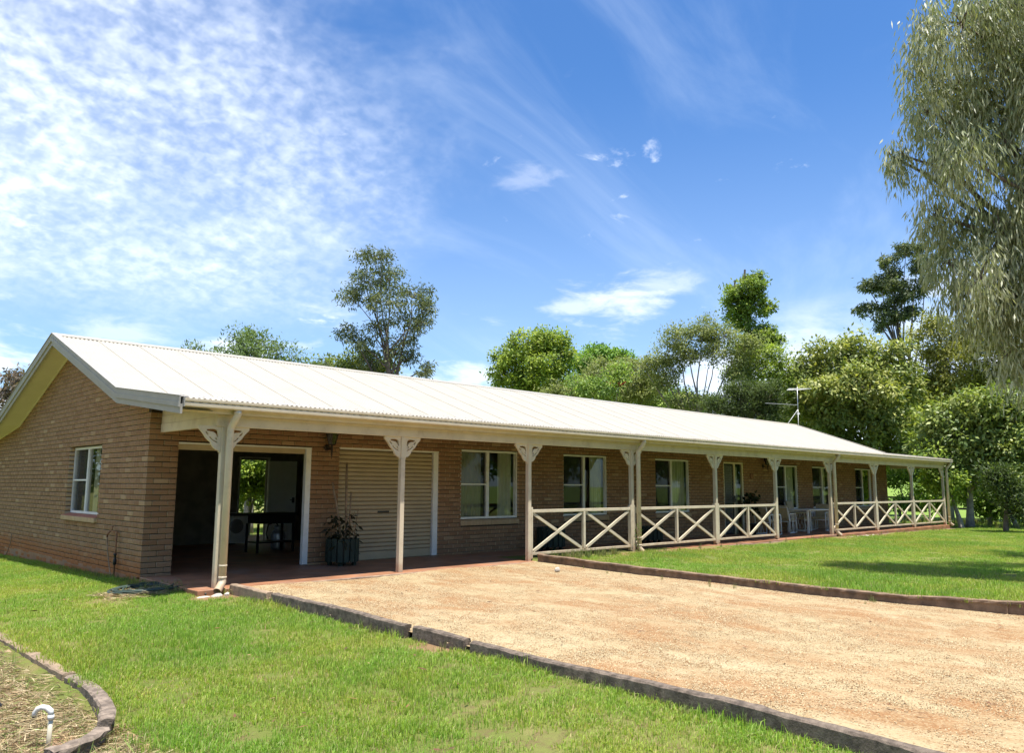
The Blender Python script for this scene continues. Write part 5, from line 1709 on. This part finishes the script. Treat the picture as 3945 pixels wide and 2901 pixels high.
KINDS = {
    # leaf length, width, clumps per square metre, leaves per clump, clump radius, droop, colours, bark, material, crown fill
    'gum': dict(l=0.17, w=0.052, cl=11, n=34, cr=0.32, droop=0.75, cols=[(0.060, 0.085, 0.040), (0.095, 0.115, 0.050), (0.045, 0.062, 0.038)], bark='bark', mat='leaf'),
    'feather': dict(l=0.13, w=0.05, cl=10, n=34, cr=0.34, droop=0.15, cols=[(0.070, 0.115, 0.040), (0.100, 0.150, 0.055), (0.050, 0.085, 0.032)], bark='bark_grey', mat='leaf'),
    'broad': dict(l=0.17, w=0.085, cl=8, n=36, cr=0.42, droop=0.3, cols=[(0.085, 0.145, 0.026), (0.125, 0.180, 0.034), (0.050, 0.092, 0.022)], bark='bark_grey', mat='leaf'),
    'fine': dict(l=0.13, w=0.06, cl=9, n=44, cr=0.44, droop=0.3, cols=[(0.090, 0.115, 0.036), (0.125, 0.150, 0.046), (0.058, 0.080, 0.028)], bark='bark_grey', mat='leaf'),
    'conifer': dict(l=0.15, w=0.05, cl=11, n=46, cr=0.36, droop=-0.45, cols=[(0.044, 0.072, 0.020), (0.068, 0.100, 0.026), (0.028, 0.048, 0.016)], bark='bark', mat='leaf'),
    'big': dict(l=0.21, w=0.11, cl=8, n=34, cr=0.5, droop=0.3, cols=[(0.075, 0.115, 0.028), (0.125, 0.160, 0.046), (0.042, 0.072, 0.022)], bark='bark_grey', mat='leaf_gloss'),
    'weep': dict(l=0.17, w=0.025, cl=26, n=44, cr=0.25, droop=1.9, cols=[(0.145, 0.168, 0.092), (0.205, 0.225, 0.155), (0.105, 0.132, 0.060)], bark='bark', mat='leaf_gloss'),
}
TINT = {'broadleaf_tree': (1.22, 1.06, 0.95), 'backing_tree': (1.1, 1.0, 0.9), 'hedge_tree': (0.95, 0.9, 0.9), 'round_crowned_tree': (1.22, 1.08, 0.8), 'spreading_tree': (0.9, 1.05, 0.9), 'bushy_tree': (0.95, 0.8, 0.9), 'lime_tree': (1.35, 1.5, 0.8), 'pole_tree': (0.95, 0.88, 0.8),
        'purple_gum_tree': (1.2, 0.8, 1.25), 'olive_broadleaf_tree': (1.25, 1.1, 0.8), 'dense_shade_tree': (1.05, 1.0, 0.9), 'yard_tree': (1.1, 1.05, 0.8), 'leaning_shrub': (1.3, 1.2, 1.1)}


BRIGHT = {'broad': 2.15, 'big': 2.35, 'fine': 2.15, 'feather': 1.6, 'conifer': 1.5, 'gum': 1.9, 'weep': 2.0}


def make_tree(spec, seed):
    name, label, kind, base, lobes = spec
    K = KINDS[kind]
    r = np.random.default_rng(seed)
    bx, by = base
    bz = float(gz(bx, by))
    t = thing(name, label, 'tree', (bx, by, bz), 0, None)
    LB = np.array(lobes, float)
    LB[:, 0] -= bx
    LB[:, 1] -= by
    LB[:, 2] -= bz
    ztop = (LB[:, 2] + LB[:, 4]).max()
    zlow = (LB[:, 2] - LB[:, 4]).min()
    span = max(np.ptp(LB[:, 0]), np.ptp(LB[:, 1]), 1.0)
    tr = 0.022 * ztop + 0.05 if kind != 'weep' else 0.24
    # trunk leaning gently into the crown
    fork = 1.0 if kind in ('conifer', 'weep') or name == 'pole_tree' else (0.74 if kind == 'gum' else 0.62)
    top = np.array([LB[:, 0].mean() * 0.8, LB[:, 1].mean() * 0.8, (ztop - 0.6) * fork])
    nseg = 9
    tp = []
    for i in range(nseg):
        f = i / (nseg - 1)
        w = 0.02 * ztop * math.sin(f * 5 + seed)
        tp.append(Vector((top[0] * f ** 1.5 + w, top[1] * f ** 1.5 + w * 0.6, -0.15 + (top[2] + 0.15) * f)))
    mb = MB()
    mb.tube(tp, [tr * (1.25 if i == 0 else 1) * (1 - 0.88 * (i / (nseg - 1)) ** 0.9) + 0.008 for i in range(nseg)], 9)
    mb.build('trunk', M[K['bark']], t, True)

    def trunk_at(z):
        f = np.clip((z + 0.15) / (top[2] + 0.15), 0, 1)
        k_ = f * (nseg - 1)
        i0 = int(min(k_, nseg - 2))
        return tp[i0].lerp(tp[i0 + 1], k_ - i0), tr * (1 - 0.88 * f ** 0.9)
    if kind != 'weep' and name != 'paddock_tree':   # break the outline into smaller sprays
        NM = 2 if kind == 'gum' else 5
        mini = []
        for (x, y, z, ra, rb) in LB:
            for _ in range(NM):
                dv = rand_dirs(r, 1)[0]
                dv[2] = dv[2] * 0.8 + 0.15
                q = r.uniform(0.28, 0.5)
                mini.append((x + dv[0] * ra * 0.95, y + dv[1] * ra * 0.95, z + dv[2] * rb * 0.98, ra * q, rb * q))
        nbig = len(LB)
        LB[:, 3:] *= 0.84 if kind != 'gum' else 0.80
        LB = np.concatenate([LB, np.array(mini)])
    else:
        nbig = len(LB)
    lm = MB()
    tw = MB()
    Cs, Lz, Rr = [], [], []
    dens = K['cl']
    for li, (x, y, z, ra, rb) in enumerate(LB):
        c = Vector((x, y, z))
        rd = (ra + rb) / 2
        if li >= nbig:
            par = Vector(LB[(li - nbig) // NM, :3])
            lm.tube([par, par.lerp(c, 0.5) + Vector((0, 0, 0.05)), c], [0.02, 0.014, 0.008], 4, cap=False)
            nc = int(max(3, dens * (ra * rb) * 4.2))
            d = rand_dirs(r, nc)
            cc = np.array([x, y, z]) + d * (r.random(nc) ** 0.5)[:, None] * np.array([ra, ra, rb])
            Cs.append(cc)
            continue
        zs = max(0.25 * ztop, z - 0.5 * math.hypot(x - top[0] * 0.5, y - top[1] * 0.5) - 0.25 * span * 0.5)
        p0, r0 = trunk_at(min(zs, ztop * 0.92, top[2] * (0.45 + 0.5 * r.random())) if fork < 1 else min(zs, ztop * 0.92))
        mid = p0.lerp(c, 0.5) + Vector((r.normal(0, 0.07), r.normal(0, 0.07), 0.10)) * span * 0.5
        q1 = p0.lerp(mid, 0.5) + Vector((0, 0, -0.02 * span))
        rl = min(r0 * 0.6, 0.018 * span + 0.02)
        lm.tube([p0, q1, mid, mid.lerp(c, 0.55) + Vector((r.normal(0, 0.08), r.normal(0, 0.08), 0)), c], [rl, rl * 0.85, rl * 0.6, rl * 0.4, rl * 0.22], 6)
        area = 4 * math.pi * ((ra * rb) ** 1.6 / 1 + 2 * (ra * rd) ** 1.6 / 2) ** (1 / 1.6) / 2.2
        nc = int(max(5, dens * area * 0.55))
        d = rand_dirs(r, nc)
        rad = 0.35 + 0.65 * r.random(nc) ** 0.45
        cc = np.array([x, y, z]) + d * rad[:, None] * np.array([ra, ra, rb]) * (0.96 - 0.0)
        Cs.append(cc)
        for q in cc[:: 3]:
            v = Vector(q)
            tw.tube([c, c.lerp(v, 0.6) + Vector((0, 0, 0.06)), v], [rl * 0.2 + 0.004, 0.008, 0.004], 4, cap=False)
    lm.build('limbs', M[K['bark']], t, True)
    tag(tw.build('twigs', M[K['bark']], t), kind='stuff')
    CC = np.concatenate(Cs)
    LC = LB[:, :3]
    cnt_l = [len(c_) for c_ in Cs]
    cr = K['cr']
    sizes = 0.55 + 0.8 * r.random(len(CC))
    cnt = np.maximum(4, (K['n'] * (0.5 + r.random(len(CC)))).astype(int))
    idx = np.repeat(np.arange(len(CC)), cnt)
    n = len(idx)
    off = np.clip(r.normal(size=(n, 3)) * 0.5, -0.9, 0.9)
    if kind == 'weep':
        off[:, :2] *= 0.85
        off[:, 2] = off[:, 2] * 1.8 - 0.4
    else:
        off[:, 2] *= 0.75
    P = CC[idx] + off * (cr * sizes[idx])[:, None]
    D = rand_dirs(r, n) * 0.8 + unit(off) * 0.6
    D[:, 2] -= K['droop']
    D = unit(D)
    colsel = np.array(K['cols'])
    tint = np.array(TINT.get(name, (1, 1, 1)))
    cl_col = colsel[r.integers(0, len(colsel), len(CC))]
    lf_col = colsel[r.integers(0, len(colsel), n)]
    cols = (0.6 * cl_col[idx] + 0.4 * lf_col) * tint * (0.75 + 0.5 * r.random((n, 1)))
    ll = K['l'] * (0.6 + 0.8 * r.random(n))
    lw = K['w'] * (0.7 + 0.6 * r.random(n))
    far = max(1.0, math.hypot(bx + 4.6, by + 12.9) / 40) if kind != 'weep' else 1.0
    if kind in ('weep', 'gum'):
        Sd = side_of(r, D)
    else:
        pref = np.array([0, -0.25, 0.9]) + unit(P - np.repeat(LC, cnt_l, axis=0)[idx]) * 0.65 + r.normal(0, 0.38, (n, 3))
        Sd = unit(np.cross(pref, D))
    V, F, A = leaves_arrays(P, D, Sd, ll * far, lw * far, cols * BRIGHT[kind] * np.array([1.05, 0.95, 0.95]))
    link('crown', me_arrays('crown', V, F, False, {'tint': A}), M[K['mat']], t)
    return t, n


tot = 0
made = {}
for i, sp in enumerate(TREES):
    if sp[0] == 'weeping_gum_tree':
        ex = [(12.6, -11.6, 6.5, 0.9, 1.2), (12.6, -10.0, 8.2, 0.9, 1.1), (13.8, -10.8, 5.6, 0.8, 1.0), (11.4, -12.2, 8.6, 0.9, 1.1), (15.2, -9.6, 6.4, 0.8, 0.9), (16.4, -8.8, 5.8, 0.6, 0.7), (10.8, -12.6, 5.2, 0.8, 1.0)]
        sp = (sp[0], sp[1], sp[2], (12.0, -10.6), list(sp[4]) + ex)
    t_, n_ = make_tree(sp, 100 + i)
    made[sp[0]] = t_
    tot += n_
print('LEAVES', tot)

# red flower spikes of the umbrella tree
u = made['umbrella_tree']
for k in range(9):
    a = k * 0.7
    MB().tube([(0.2, -0.6, 6.72), (0.2 + 0.28 * math.cos(a), -0.6 + 0.28 * math.sin(a), 6.85), (0.2 + 0.55 * math.cos(a), -0.6 + 0.55 * math.sin(a), 6.9 + 0.05 * (k % 3))], [0.03, 0.035, 0.015], 6).build('flower_spike', M['red_flower'], u)
# bare leader of the pole tree
pt = made['pole_tree']
MB().tube([(0.0, 0.0, 15.6), (0.1, -0.1, 17.2)], [0.11, 0.07], 6).tube([(-0.5, 0.4, 15.7), (-0.5, 0.4, 16.4)], [0.09, 0.05], 6).build('leader', M['bark'], pt)

# trees across the paddock behind the photographer, seen in the window panes
base_sp = ('paddock_tree', 'leafy tree standing outside the frame, seen only in window reflections', 'broad', (0.0, -38.0),
           [(0, -38, 7.5, 3.0, 2.2), (2.6, -37, 6.0, 2.4, 2.0), (-2.7, -38.5, 6.2, 2.4, 2.0), (0.5, -40, 5.2, 2.6, 1.8), (0.8, -36, 4.6, 2.6, 1.7), (-1.8, -37, 9.2, 2.0, 1.6), (3.4, -38.5, 3.6, 1.9, 1.5), (-3.4, -37.5, 3.5, 1.9, 1.5), (0, -37, 2.6, 2.2, 1.3)])
KINDS['broad'] = dict(KINDS['broad'], l=0.42, w=0.24, cl=1.6, n=26, cr=0.7)
p1, _ = make_tree(base_sp, 301)
p1['group'] = 'trees across the paddock'
sp2 = list(base_sp)
sp2[4] = [(x * 1.2 + 0.4, y + 0.5 * (i % 2), z * 1.15 + 0.3, ra * 0.9, rb * 1.05) for i, (x, y, z, ra, rb) in enumerate(base_sp[4])]
p2, _ = make_tree(tuple(sp2), 302)
p2['group'] = 'trees across the paddock'
p1.location = (-26, -40, -0.3)
p2.location = (-17, -42, -0.3)
rr_ = random.Random(4)
for k, (x, y) in enumerate(((-8, -40), (1, -43), (10, -40), (19, -42), (28, -39), (36, -41), (43, -36), (51, -38), (58, -33), (66, -35), (73, -29), (82, -31), (80, -22), (92, -20), (-34, -32), (-38, -20), (55, -8), (62, -14), (50, -18), (72, -4), (66, -22), (-9, 30), (-14, 33), (-4, 38), (-19, 27))):
    c = copy_tree(p1 if k % 2 else p2)
    c.location = (x + rr_.uniform(-1, 1), y + rr_.uniform(-1, 1), -0.3)
    c.rotation_euler = (0, 0, rr_.uniform(0, 6.28))
    q = rr_.uniform(0.85, 1.15)
    c.scale = (q, q, q)
# ------------------------------------------------------------------ scattered ground cover (geometry nodes on points)
def scatter(name, pts, rot, scl, idx, variants, label, mat=None):
    """points carry rotation/scale/index; each is replaced by one of the variant meshes"""
    me = bpy.data.meshes.new(name)
    n = len(pts)
    me.vertices.add(n)
    me.vertices.foreach_set('co', np.asarray(pts, np.float32).ravel())
    for nm, ty, a in (('irot', 'FLOAT_VECTOR', rot), ('iscl', 'FLOAT_VECTOR', scl), ('iidx', 'INT', idx)):
        at = me.attributes.new(nm, ty, 'POINT')
        at.data.foreach_set('vector' if ty == 'FLOAT_VECTOR' else 'value', np.asarray(a, np.float32 if ty != 'INT' else np.int32).ravel())
    o = link(name, me)
    ng = bpy.data.node_groups.new(name, 'GeometryNodeTree')
    ng.interface.new_socket('Geometry', in_out='INPUT', socket_type='NodeSocketGeometry')
    ng.interface.new_socket('Geometry', in_out='OUTPUT', socket_type='NodeSocketGeometry')
    gi = ng.nodes.new('NodeGroupInput')
    go = ng.nodes.new('NodeGroupOutput')
    jn = ng.nodes.new('GeometryNodeJoinGeometry')
    for v in variants[::-1]:
        vo = bpy.data.objects.new(name + '_source', v)
        oi = ng.nodes.new('GeometryNodeObjectInfo')
        oi.inputs['Object'].default_value = vo
        oi.inputs['As Instance'].default_value = True
        ng.links.new(oi.outputs['Geometry'], jn.inputs[0])
    ip = ng.nodes.new('GeometryNodeInstanceOnPoints')
    ip.inputs['Pick Instance'].default_value = True
    ng.links.new(gi.outputs[0], ip.inputs['Points'])
    ng.links.new(jn.outputs[0], ip.inputs['Instance'])
    for nm, ty, sock in (('irot', 'FLOAT_VECTOR', 'Rotation'), ('iscl', 'FLOAT_VECTOR', 'Scale'), ('iidx', 'INT', 'Instance Index')):
        na = ng.nodes.new('GeometryNodeInputNamedAttribute')
        na.data_type = ty
        na.inputs['Name'].default_value = nm
        ng.links.new(na.outputs['Attribute'], ip.inputs[sock])
    ng.links.new(ip.outputs[0], go.inputs[0])
    md = o.modifiers.new('scatter', 'NODES')
    md.node_group = ng
    tag(o, label, None, None, 'stuff')
    return o


def tuft(seed, n, size, hmin, hmax, width, cols, lean=0.45):
    r = np.random.default_rng(seed)
    P = np.stack([r.uniform(-size, size, n), r.uniform(-size, size, n), np.full(n, -0.008)], 1)
    a = r.random(n) * 2 * math.pi
    h = r.uniform(hmin, hmax, n)
    ln = np.abs(r.normal(0, lean, n))
    d = np.stack([np.cos(a), np.sin(a), np.zeros(n)], 1)
    s = np.stack([-np.sin(a + 0.5), np.cos(a + 0.5), np.zeros(n)], 1) * width * r.uniform(0.6, 1.3, (n, 1))
    up = np.array([0, 0, 1.0])
    m1 = P + d * (h * ln * 0.35)[:, None] + up * (h * 0.6)[:, None]
    tp = P + d * (h * ln * 1.1)[:, None] + up * (h * np.maximum(0.35, 1 - 0.45 * ln))[:, None]
    V = np.stack([P - s * 0.5, P + s * 0.5, m1 + s * 0.42, m1 - s * 0.42, tp], 1).reshape(-1, 3)
    b = np.arange(n)[:, None] * 5
    F4 = b + np.array([[0, 1, 2, 3]])
    F3 = b + np.array([[3, 2, 4]])
    cc = np.array(cols)[r.integers(0, len(cols), n)] * (0.75 + 0.5 * r.random((n, 1)))
    A = np.repeat(cc, 5, axis=0)
    me = me_arrays('tuft', V, [F4, F3], False, {'tint': A})
    return me


GC = [(0.245, 0.385, 0.056), (0.30, 0.435, 0.070), (0.205, 0.34, 0.046), (0.35, 0.44, 0.10), (0.26, 0.39, 0.060), (0.42, 0.39, 0.18)]
tufts = [tuft(200 + i, 150, 0.13, 0.025, 0.062, 0.0048, GC) for i in range(4)] + [tuft(210 + i, 60, 0.10, 0.05, 0.11, 0.005, GC[:4], 0.3) for i in range(2)]
for me in tufts:
    me.materials.append(M['blade'])


def hash_noise(x, y, s, seed):
    r = np.random.default_rng(seed)
    out = np.zeros_like(x)
    for k in range(6):
        a, b_, p, q = r.uniform(-1, 1, 4)
        out += np.sin((a * x + b_ * y) * s * (1 + 0.5 * k) + p * 7) * (1 / (1 + 0.4 * k)) * np.sin((b_ * x - a * y) * s * (1 + 0.4 * k) + q * 9)
    return out / 2.2


def lawn():
    r = np.random.default_rng(77)
    pts = []

    def region(x0, x1, y0, y1, den):
        n = int((x1 - x0) * (y1 - y0) * den)
        return np.stack([r.uniform(x0, x1, n), r.uniform(y0, y1, n)], 1)
    # near lawn left of the driveway
    A = region(-7.5, 0.40, -14.5, 10.5, 62)
    x, y = A[:, 0], A[:, 1]
    keep = ~((x > -0.02) & (y > -2.13))
    keep &= ~((x < -2.30) & (y > -6.2))
    keep &= ~((x < -2.55) & (y > -7.2))
    keep &= ~((x < -2.9) & (y > -8.2) & (r.random(len(x)) < 0.75))
    bare = hash_noise(x, y, 1.5, 3)
    keep &= ~((bare > 0.66) & (r.random(len(x)) < 0.5))
    keep &= ~((np.hypot((x + 0.25) / 0.75, (y + 1.12) / 0.45) < 1) & (r.random(len(x)) < 0.93))
    keep &= ~((np.hypot((x - 0.22) / 0.35, (y + 2.3) / 0.25) < 1) & (r.random(len(x)) < 0.9))
    keep &= ~((np.hypot((x - 0.38) / 0.22, (y + 6.75) / 0.3) < 1))
    keep &= np.hypot(x + 4.6, y + 12.86) > 0.6
    A = A[keep]
    # far lawn
    B = region(6.60, 21, -16, -2.32, 44)
    C_ = region(21, 40, -16, 2, 26)
    C_ = C_[(C_[:, 0] > 30.1) | (C_[:, 1] < -2.3)]
    B = np.concatenate([B, C_])
    x, y = B[:, 0], B[:, 1]
    edge = redge(y) + 0.09
    keep = x > edge
    bare = hash_noise(x, y, 1.1, 9)
    keep &= ~((bare > 0.72) & (r.random(len(x)) < 0.6))
    keep &= ~((y > -2.55) & (r.random(len(x)) < 0.75) & (x > 9))
    keep &= ~((x > 7.6) & (x < 12.5) & (y > -2.9) & (r.random(len(x)) < 0.55))
    B = B[keep]
    # grass behind the garage back door
    D_ = region(0, 14, 8.6, 16, 12)
    P2 = np.concatenate([A, B, D_])
    n = len(P2)
    x, y = P2[:, 0], P2[:, 1]
    z = gz(x, y) + bumps(x, y) * np.where(y < -2.3, 1.0, 0.3)
    idx = r.integers(0, 4, n)
    tall = r.random(n) < 0.05
    idx[tall] = 4 + r.integers(0, 2, tall.sum())
    s = r.uniform(0.75, 1.25, n)
    nearkerb = (np.abs(x - 0.33) < 0.12) & (y < -2.2)
    s[nearkerb] *= 1.25
    s[(x > 6.5) & (x < 9) & (y < -6.5)] *= 1.25
    hs = 0.75 + 0.35 * (hash_noise(x, y, 0.9, 21) + 0.5)
    rot = np.stack([np.zeros(n), np.zeros(n), r.random(n) * 6.283], 1)
    scl = np.stack([s, s, s * np.clip(hs, 0.55, 1.4)], 1)
    scatter('lawn_grass', np.stack([x, y, z], 1), rot, scl, idx, tufts, 'short bright green lawn grass around the house')
    print('TUFTS', n)


lawn()

# long weeds: along railing foot, gable wall, garage corner
wt = [tuft(230 + i, 26, 0.05, 0.10, 0.26, 0.006, [(0.10, 0.17, 0.03), (0.20, 0.24, 0.09), (0.30, 0.27, 0.15)], 0.35) for i in range(3)]
for me in wt:
    me.materials.append(M['blade'])


def weeds():
    r = np.random.default_rng(5)
    P = []
    for _ in range(70):
        P.append((r.uniform(6.7, 8.8), r.uniform(-2.55, -2.2), r.uniform(0.35, 1.0)))
    for _ in range(60):
        P.append((r.uniform(-0.22, -0.03), r.uniform(0.0, 3.5), r.uniform(0.25, 0.6)))
    for _ in range(90):
        P.append((r.uniform(-0.35, 0.12), r.uniform(-1.7, -0.1), r.uniform(0.3, 0.65)))
    for _ in range(40):
        P.append((r.uniform(9, 29), r.uniform(-2.55, -2.32), r.uniform(0.3, 0.7)))
    for _ in range(30):
        P.append((r.uniform(0.25, 0.38), r.uniform(-10, -2.3), r.uniform(0.3, 0.6)))
    for _ in range(26):
        P.append((r.uniform(-4.5, -2.5), r.uniform(-7.5, -3), r.uniform(0.3, 0.7)))
    for _ in range(500):
        P.append((r.uniform(31, 40), r.uniform(-9, 3), r.uniform(0.5, 1.6)))
    for _ in range(10):
        P.append((r.uniform(5.9, 6.4), r.uniform(-9, -3), r.uniform(0.25, 0.5)))
    P = np.array(P)
    n = len(P)
    z = gz(P[:, 0], P[:, 1])
    inn = (P[:, 0] > 0.5) & (P[:, 0] < 6.5)
    z = np.where(inn, drive_z(P[:, 1]), z)
    rot = np.stack([np.zeros(n), np.zeros(n), r.random(n) * 6.283], 1)
    s = P[:, 2]
    scatter('tall_weeds', np.stack([P[:, 0], P[:, 1], z], 1), rot, np.stack([s, s, s], 1), r.integers(0, 3, n), wt, 'long grassy weeds along the walls and edges')


weeds()


# dry straw in the garden bed
def straw():
    r = np.random.default_rng(15)
    SC = [(0.42, 0.33, 0.18), (0.34, 0.25, 0.13), (0.50, 0.41, 0.25), (0.24, 0.17, 0.09), (0.20, 0.26, 0.07)]
    vs = []
    for i in range(3):
        n = 90
        P = np.stack([r.uniform(-0.13, 0.13, n), r.uniform(-0.13, 0.13, n), r.uniform(0.0, 0.025, n)], 1)
        D = rand_dirs(r, n)
        D[:, 2] = np.abs(D[:, 2]) * 0.12
        D = unit(D)
        cc = np.array(SC)[r.integers(0, 5, n)] * (0.7 + 0.6 * r.random((n, 1)))
        V, F, A = leaves_arrays(P, D, side_of(r, D), r.uniform(0.04, 0.16, n), 0.005, cc)
        me = me_arrays('straw', V, F, False, {'tint': A})
        me.materials.append(M['straw'])
        vs.append(me)
    n = 2300
    x, y = r.uniform(-5.5, -2.42, n), r.uniform(-9.2, 1.0, n)
    n2 = 110
    x = np.concatenate([x, r.normal(-2.88, 0.16, n2)])
    y = np.concatenate([y, r.normal(-7.3, 0.14, n2)])
    n3 = 26
    x = np.concatenate([x, r.uniform(-0.9, 0.3, n3)])
    y = np.concatenate([y, r.uniform(-1.5, -0.8, n3) - 0.15])
    n = len(x)
    z = gz(x, y) + 0.015
    rot = np.stack([np.zeros(n), np.zeros(n), r.random(n) * 6.283], 1)
    s = r.uniform(0.7, 1.3, n)
    scatter('dry_straw', np.stack([x, y, z], 1), rot, np.stack([s, s, s], 1), r.integers(0, 3, n), vs, 'dry straw and clippings over the garden bed')


straw()


# loose gravel on the driveway
def stones():
    r = np.random.default_rng(25)
    SC = [(0.36, 0.275, 0.155), (0.31, 0.21, 0.105), (0.43, 0.36, 0.225), (0.25, 0.14, 0.06), (0.17, 0.095, 0.045), (0.38, 0.30, 0.18)]
    ico = np.array([(0, 0, 1), (0.9, 0, 0.2), (0.28, 0.85, 0.2), (-0.72, 0.53, 0.2), (-0.72, -0.53, 0.2), (0.28, -0.85, 0.2)])
    tri = np.array([(0, 1, 2), (0, 2, 3), (0, 3, 4), (0, 4, 5), (0, 5, 1)])
    vs = []
    for i in range(4):
        n = 110
        V, F, A = [], [], []
        for k in range(n):
            s = r.uniform(0.0025, 0.0075)
            a = r.random() * 6.28
            q = ico * np.array([1, r.uniform(0.6, 1), r.uniform(0.5, 0.9)]) * s * r.uniform(0.8, 1.2, (6, 1))
            q = np.stack([q[:, 0] * math.cos(a) - q[:, 1] * math.sin(a), q[:, 0] * math.sin(a) + q[:, 1] * math.cos(a), q[:, 2]], 1)
            q += np.array([r.uniform(-0.15, 0.15), r.uniform(-0.15, 0.15), -0.001])
            V.append(q)
            F.append(tri + 6 * k)
            A.append(np.repeat([np.array(SC[r.integers(0, 6)]) * r.uniform(0.75, 1.2)], 6, 0))
        me = me_arrays('stones', np.concatenate(V), np.concatenate(F), False, {'tint': np.concatenate(A)})
        me.materials.append(M['stone_bits'])
        vs.append(me)
    n = 4200
    y = -2.2 - 13 * r.random(n)
    x = 0.6 + (redge(y) - 0.7) * r.random(n)
    nz = hash_noise(x, y * 0.4, 1.6, 4)
    keep = (nz > -0.15) | (r.random(n) < 0.35)
    x, y = x[keep], y[keep]
    n = len(x)
    z = drive_z(y) + 0.010 * np.sin(x * 2.1 + 0.4 * y) + 0.008 * np.sin(y * 1.9 + x)
    rot = np.stack([np.zeros(n), np.zeros(n), r.random(n) * 6.283], 1)
    s = r.uniform(0.8, 1.3, n)
    scatter('loose_gravel', np.stack([x, y, z + 0.001], 1), rot, np.stack([s, s, s], 1), r.integers(0, 4, n), vs, 'loose gravel chips over the driveway')


stones()


# fallen leaves and twigs
def litter():
    r = np.random.default_rng(35)
    n = 130
    x, y = r.uniform(0.7, 6.4, n), r.uniform(-12, -2.4, n)
    z = drive_z(y) + 0.018
    m = 60
    x2, y2 = r.uniform(-2, 0.3, m), r.uniform(-9, -1, m)
    P = np.concatenate([np.stack([x, y, z], 1), np.stack([x2, y2, gz(x2, y2) + 0.05], 1)])
    n = len(P)
    D = rand_dirs(r, n)
    D[:, 2] *= 0.15
    D = unit(D)
    S_ = unit(np.cross(D, np.array([[0, 0, 1.0]]) + r.normal(0, 0.3, (n, 3))))
    SC = np.array([(0.20, 0.095, 0.05), (0.13, 0.06, 0.035), (0.30, 0.20, 0.10), (0.09, 0.05, 0.03)])
    V, F, A = leaves_arrays(P, D, S_, r.uniform(0.03, 0.10, n), r.uniform(0.008, 0.025, n), SC[r.integers(0, 4, n)])
    o = link('leaf_litter', me_arrays('leaf_litter', V, F, False, {'tint': A}), M['straw'])
    tag(o, 'scattered dry fallen leaves on driveway and lawn', None, None, 'stuff')


litter()
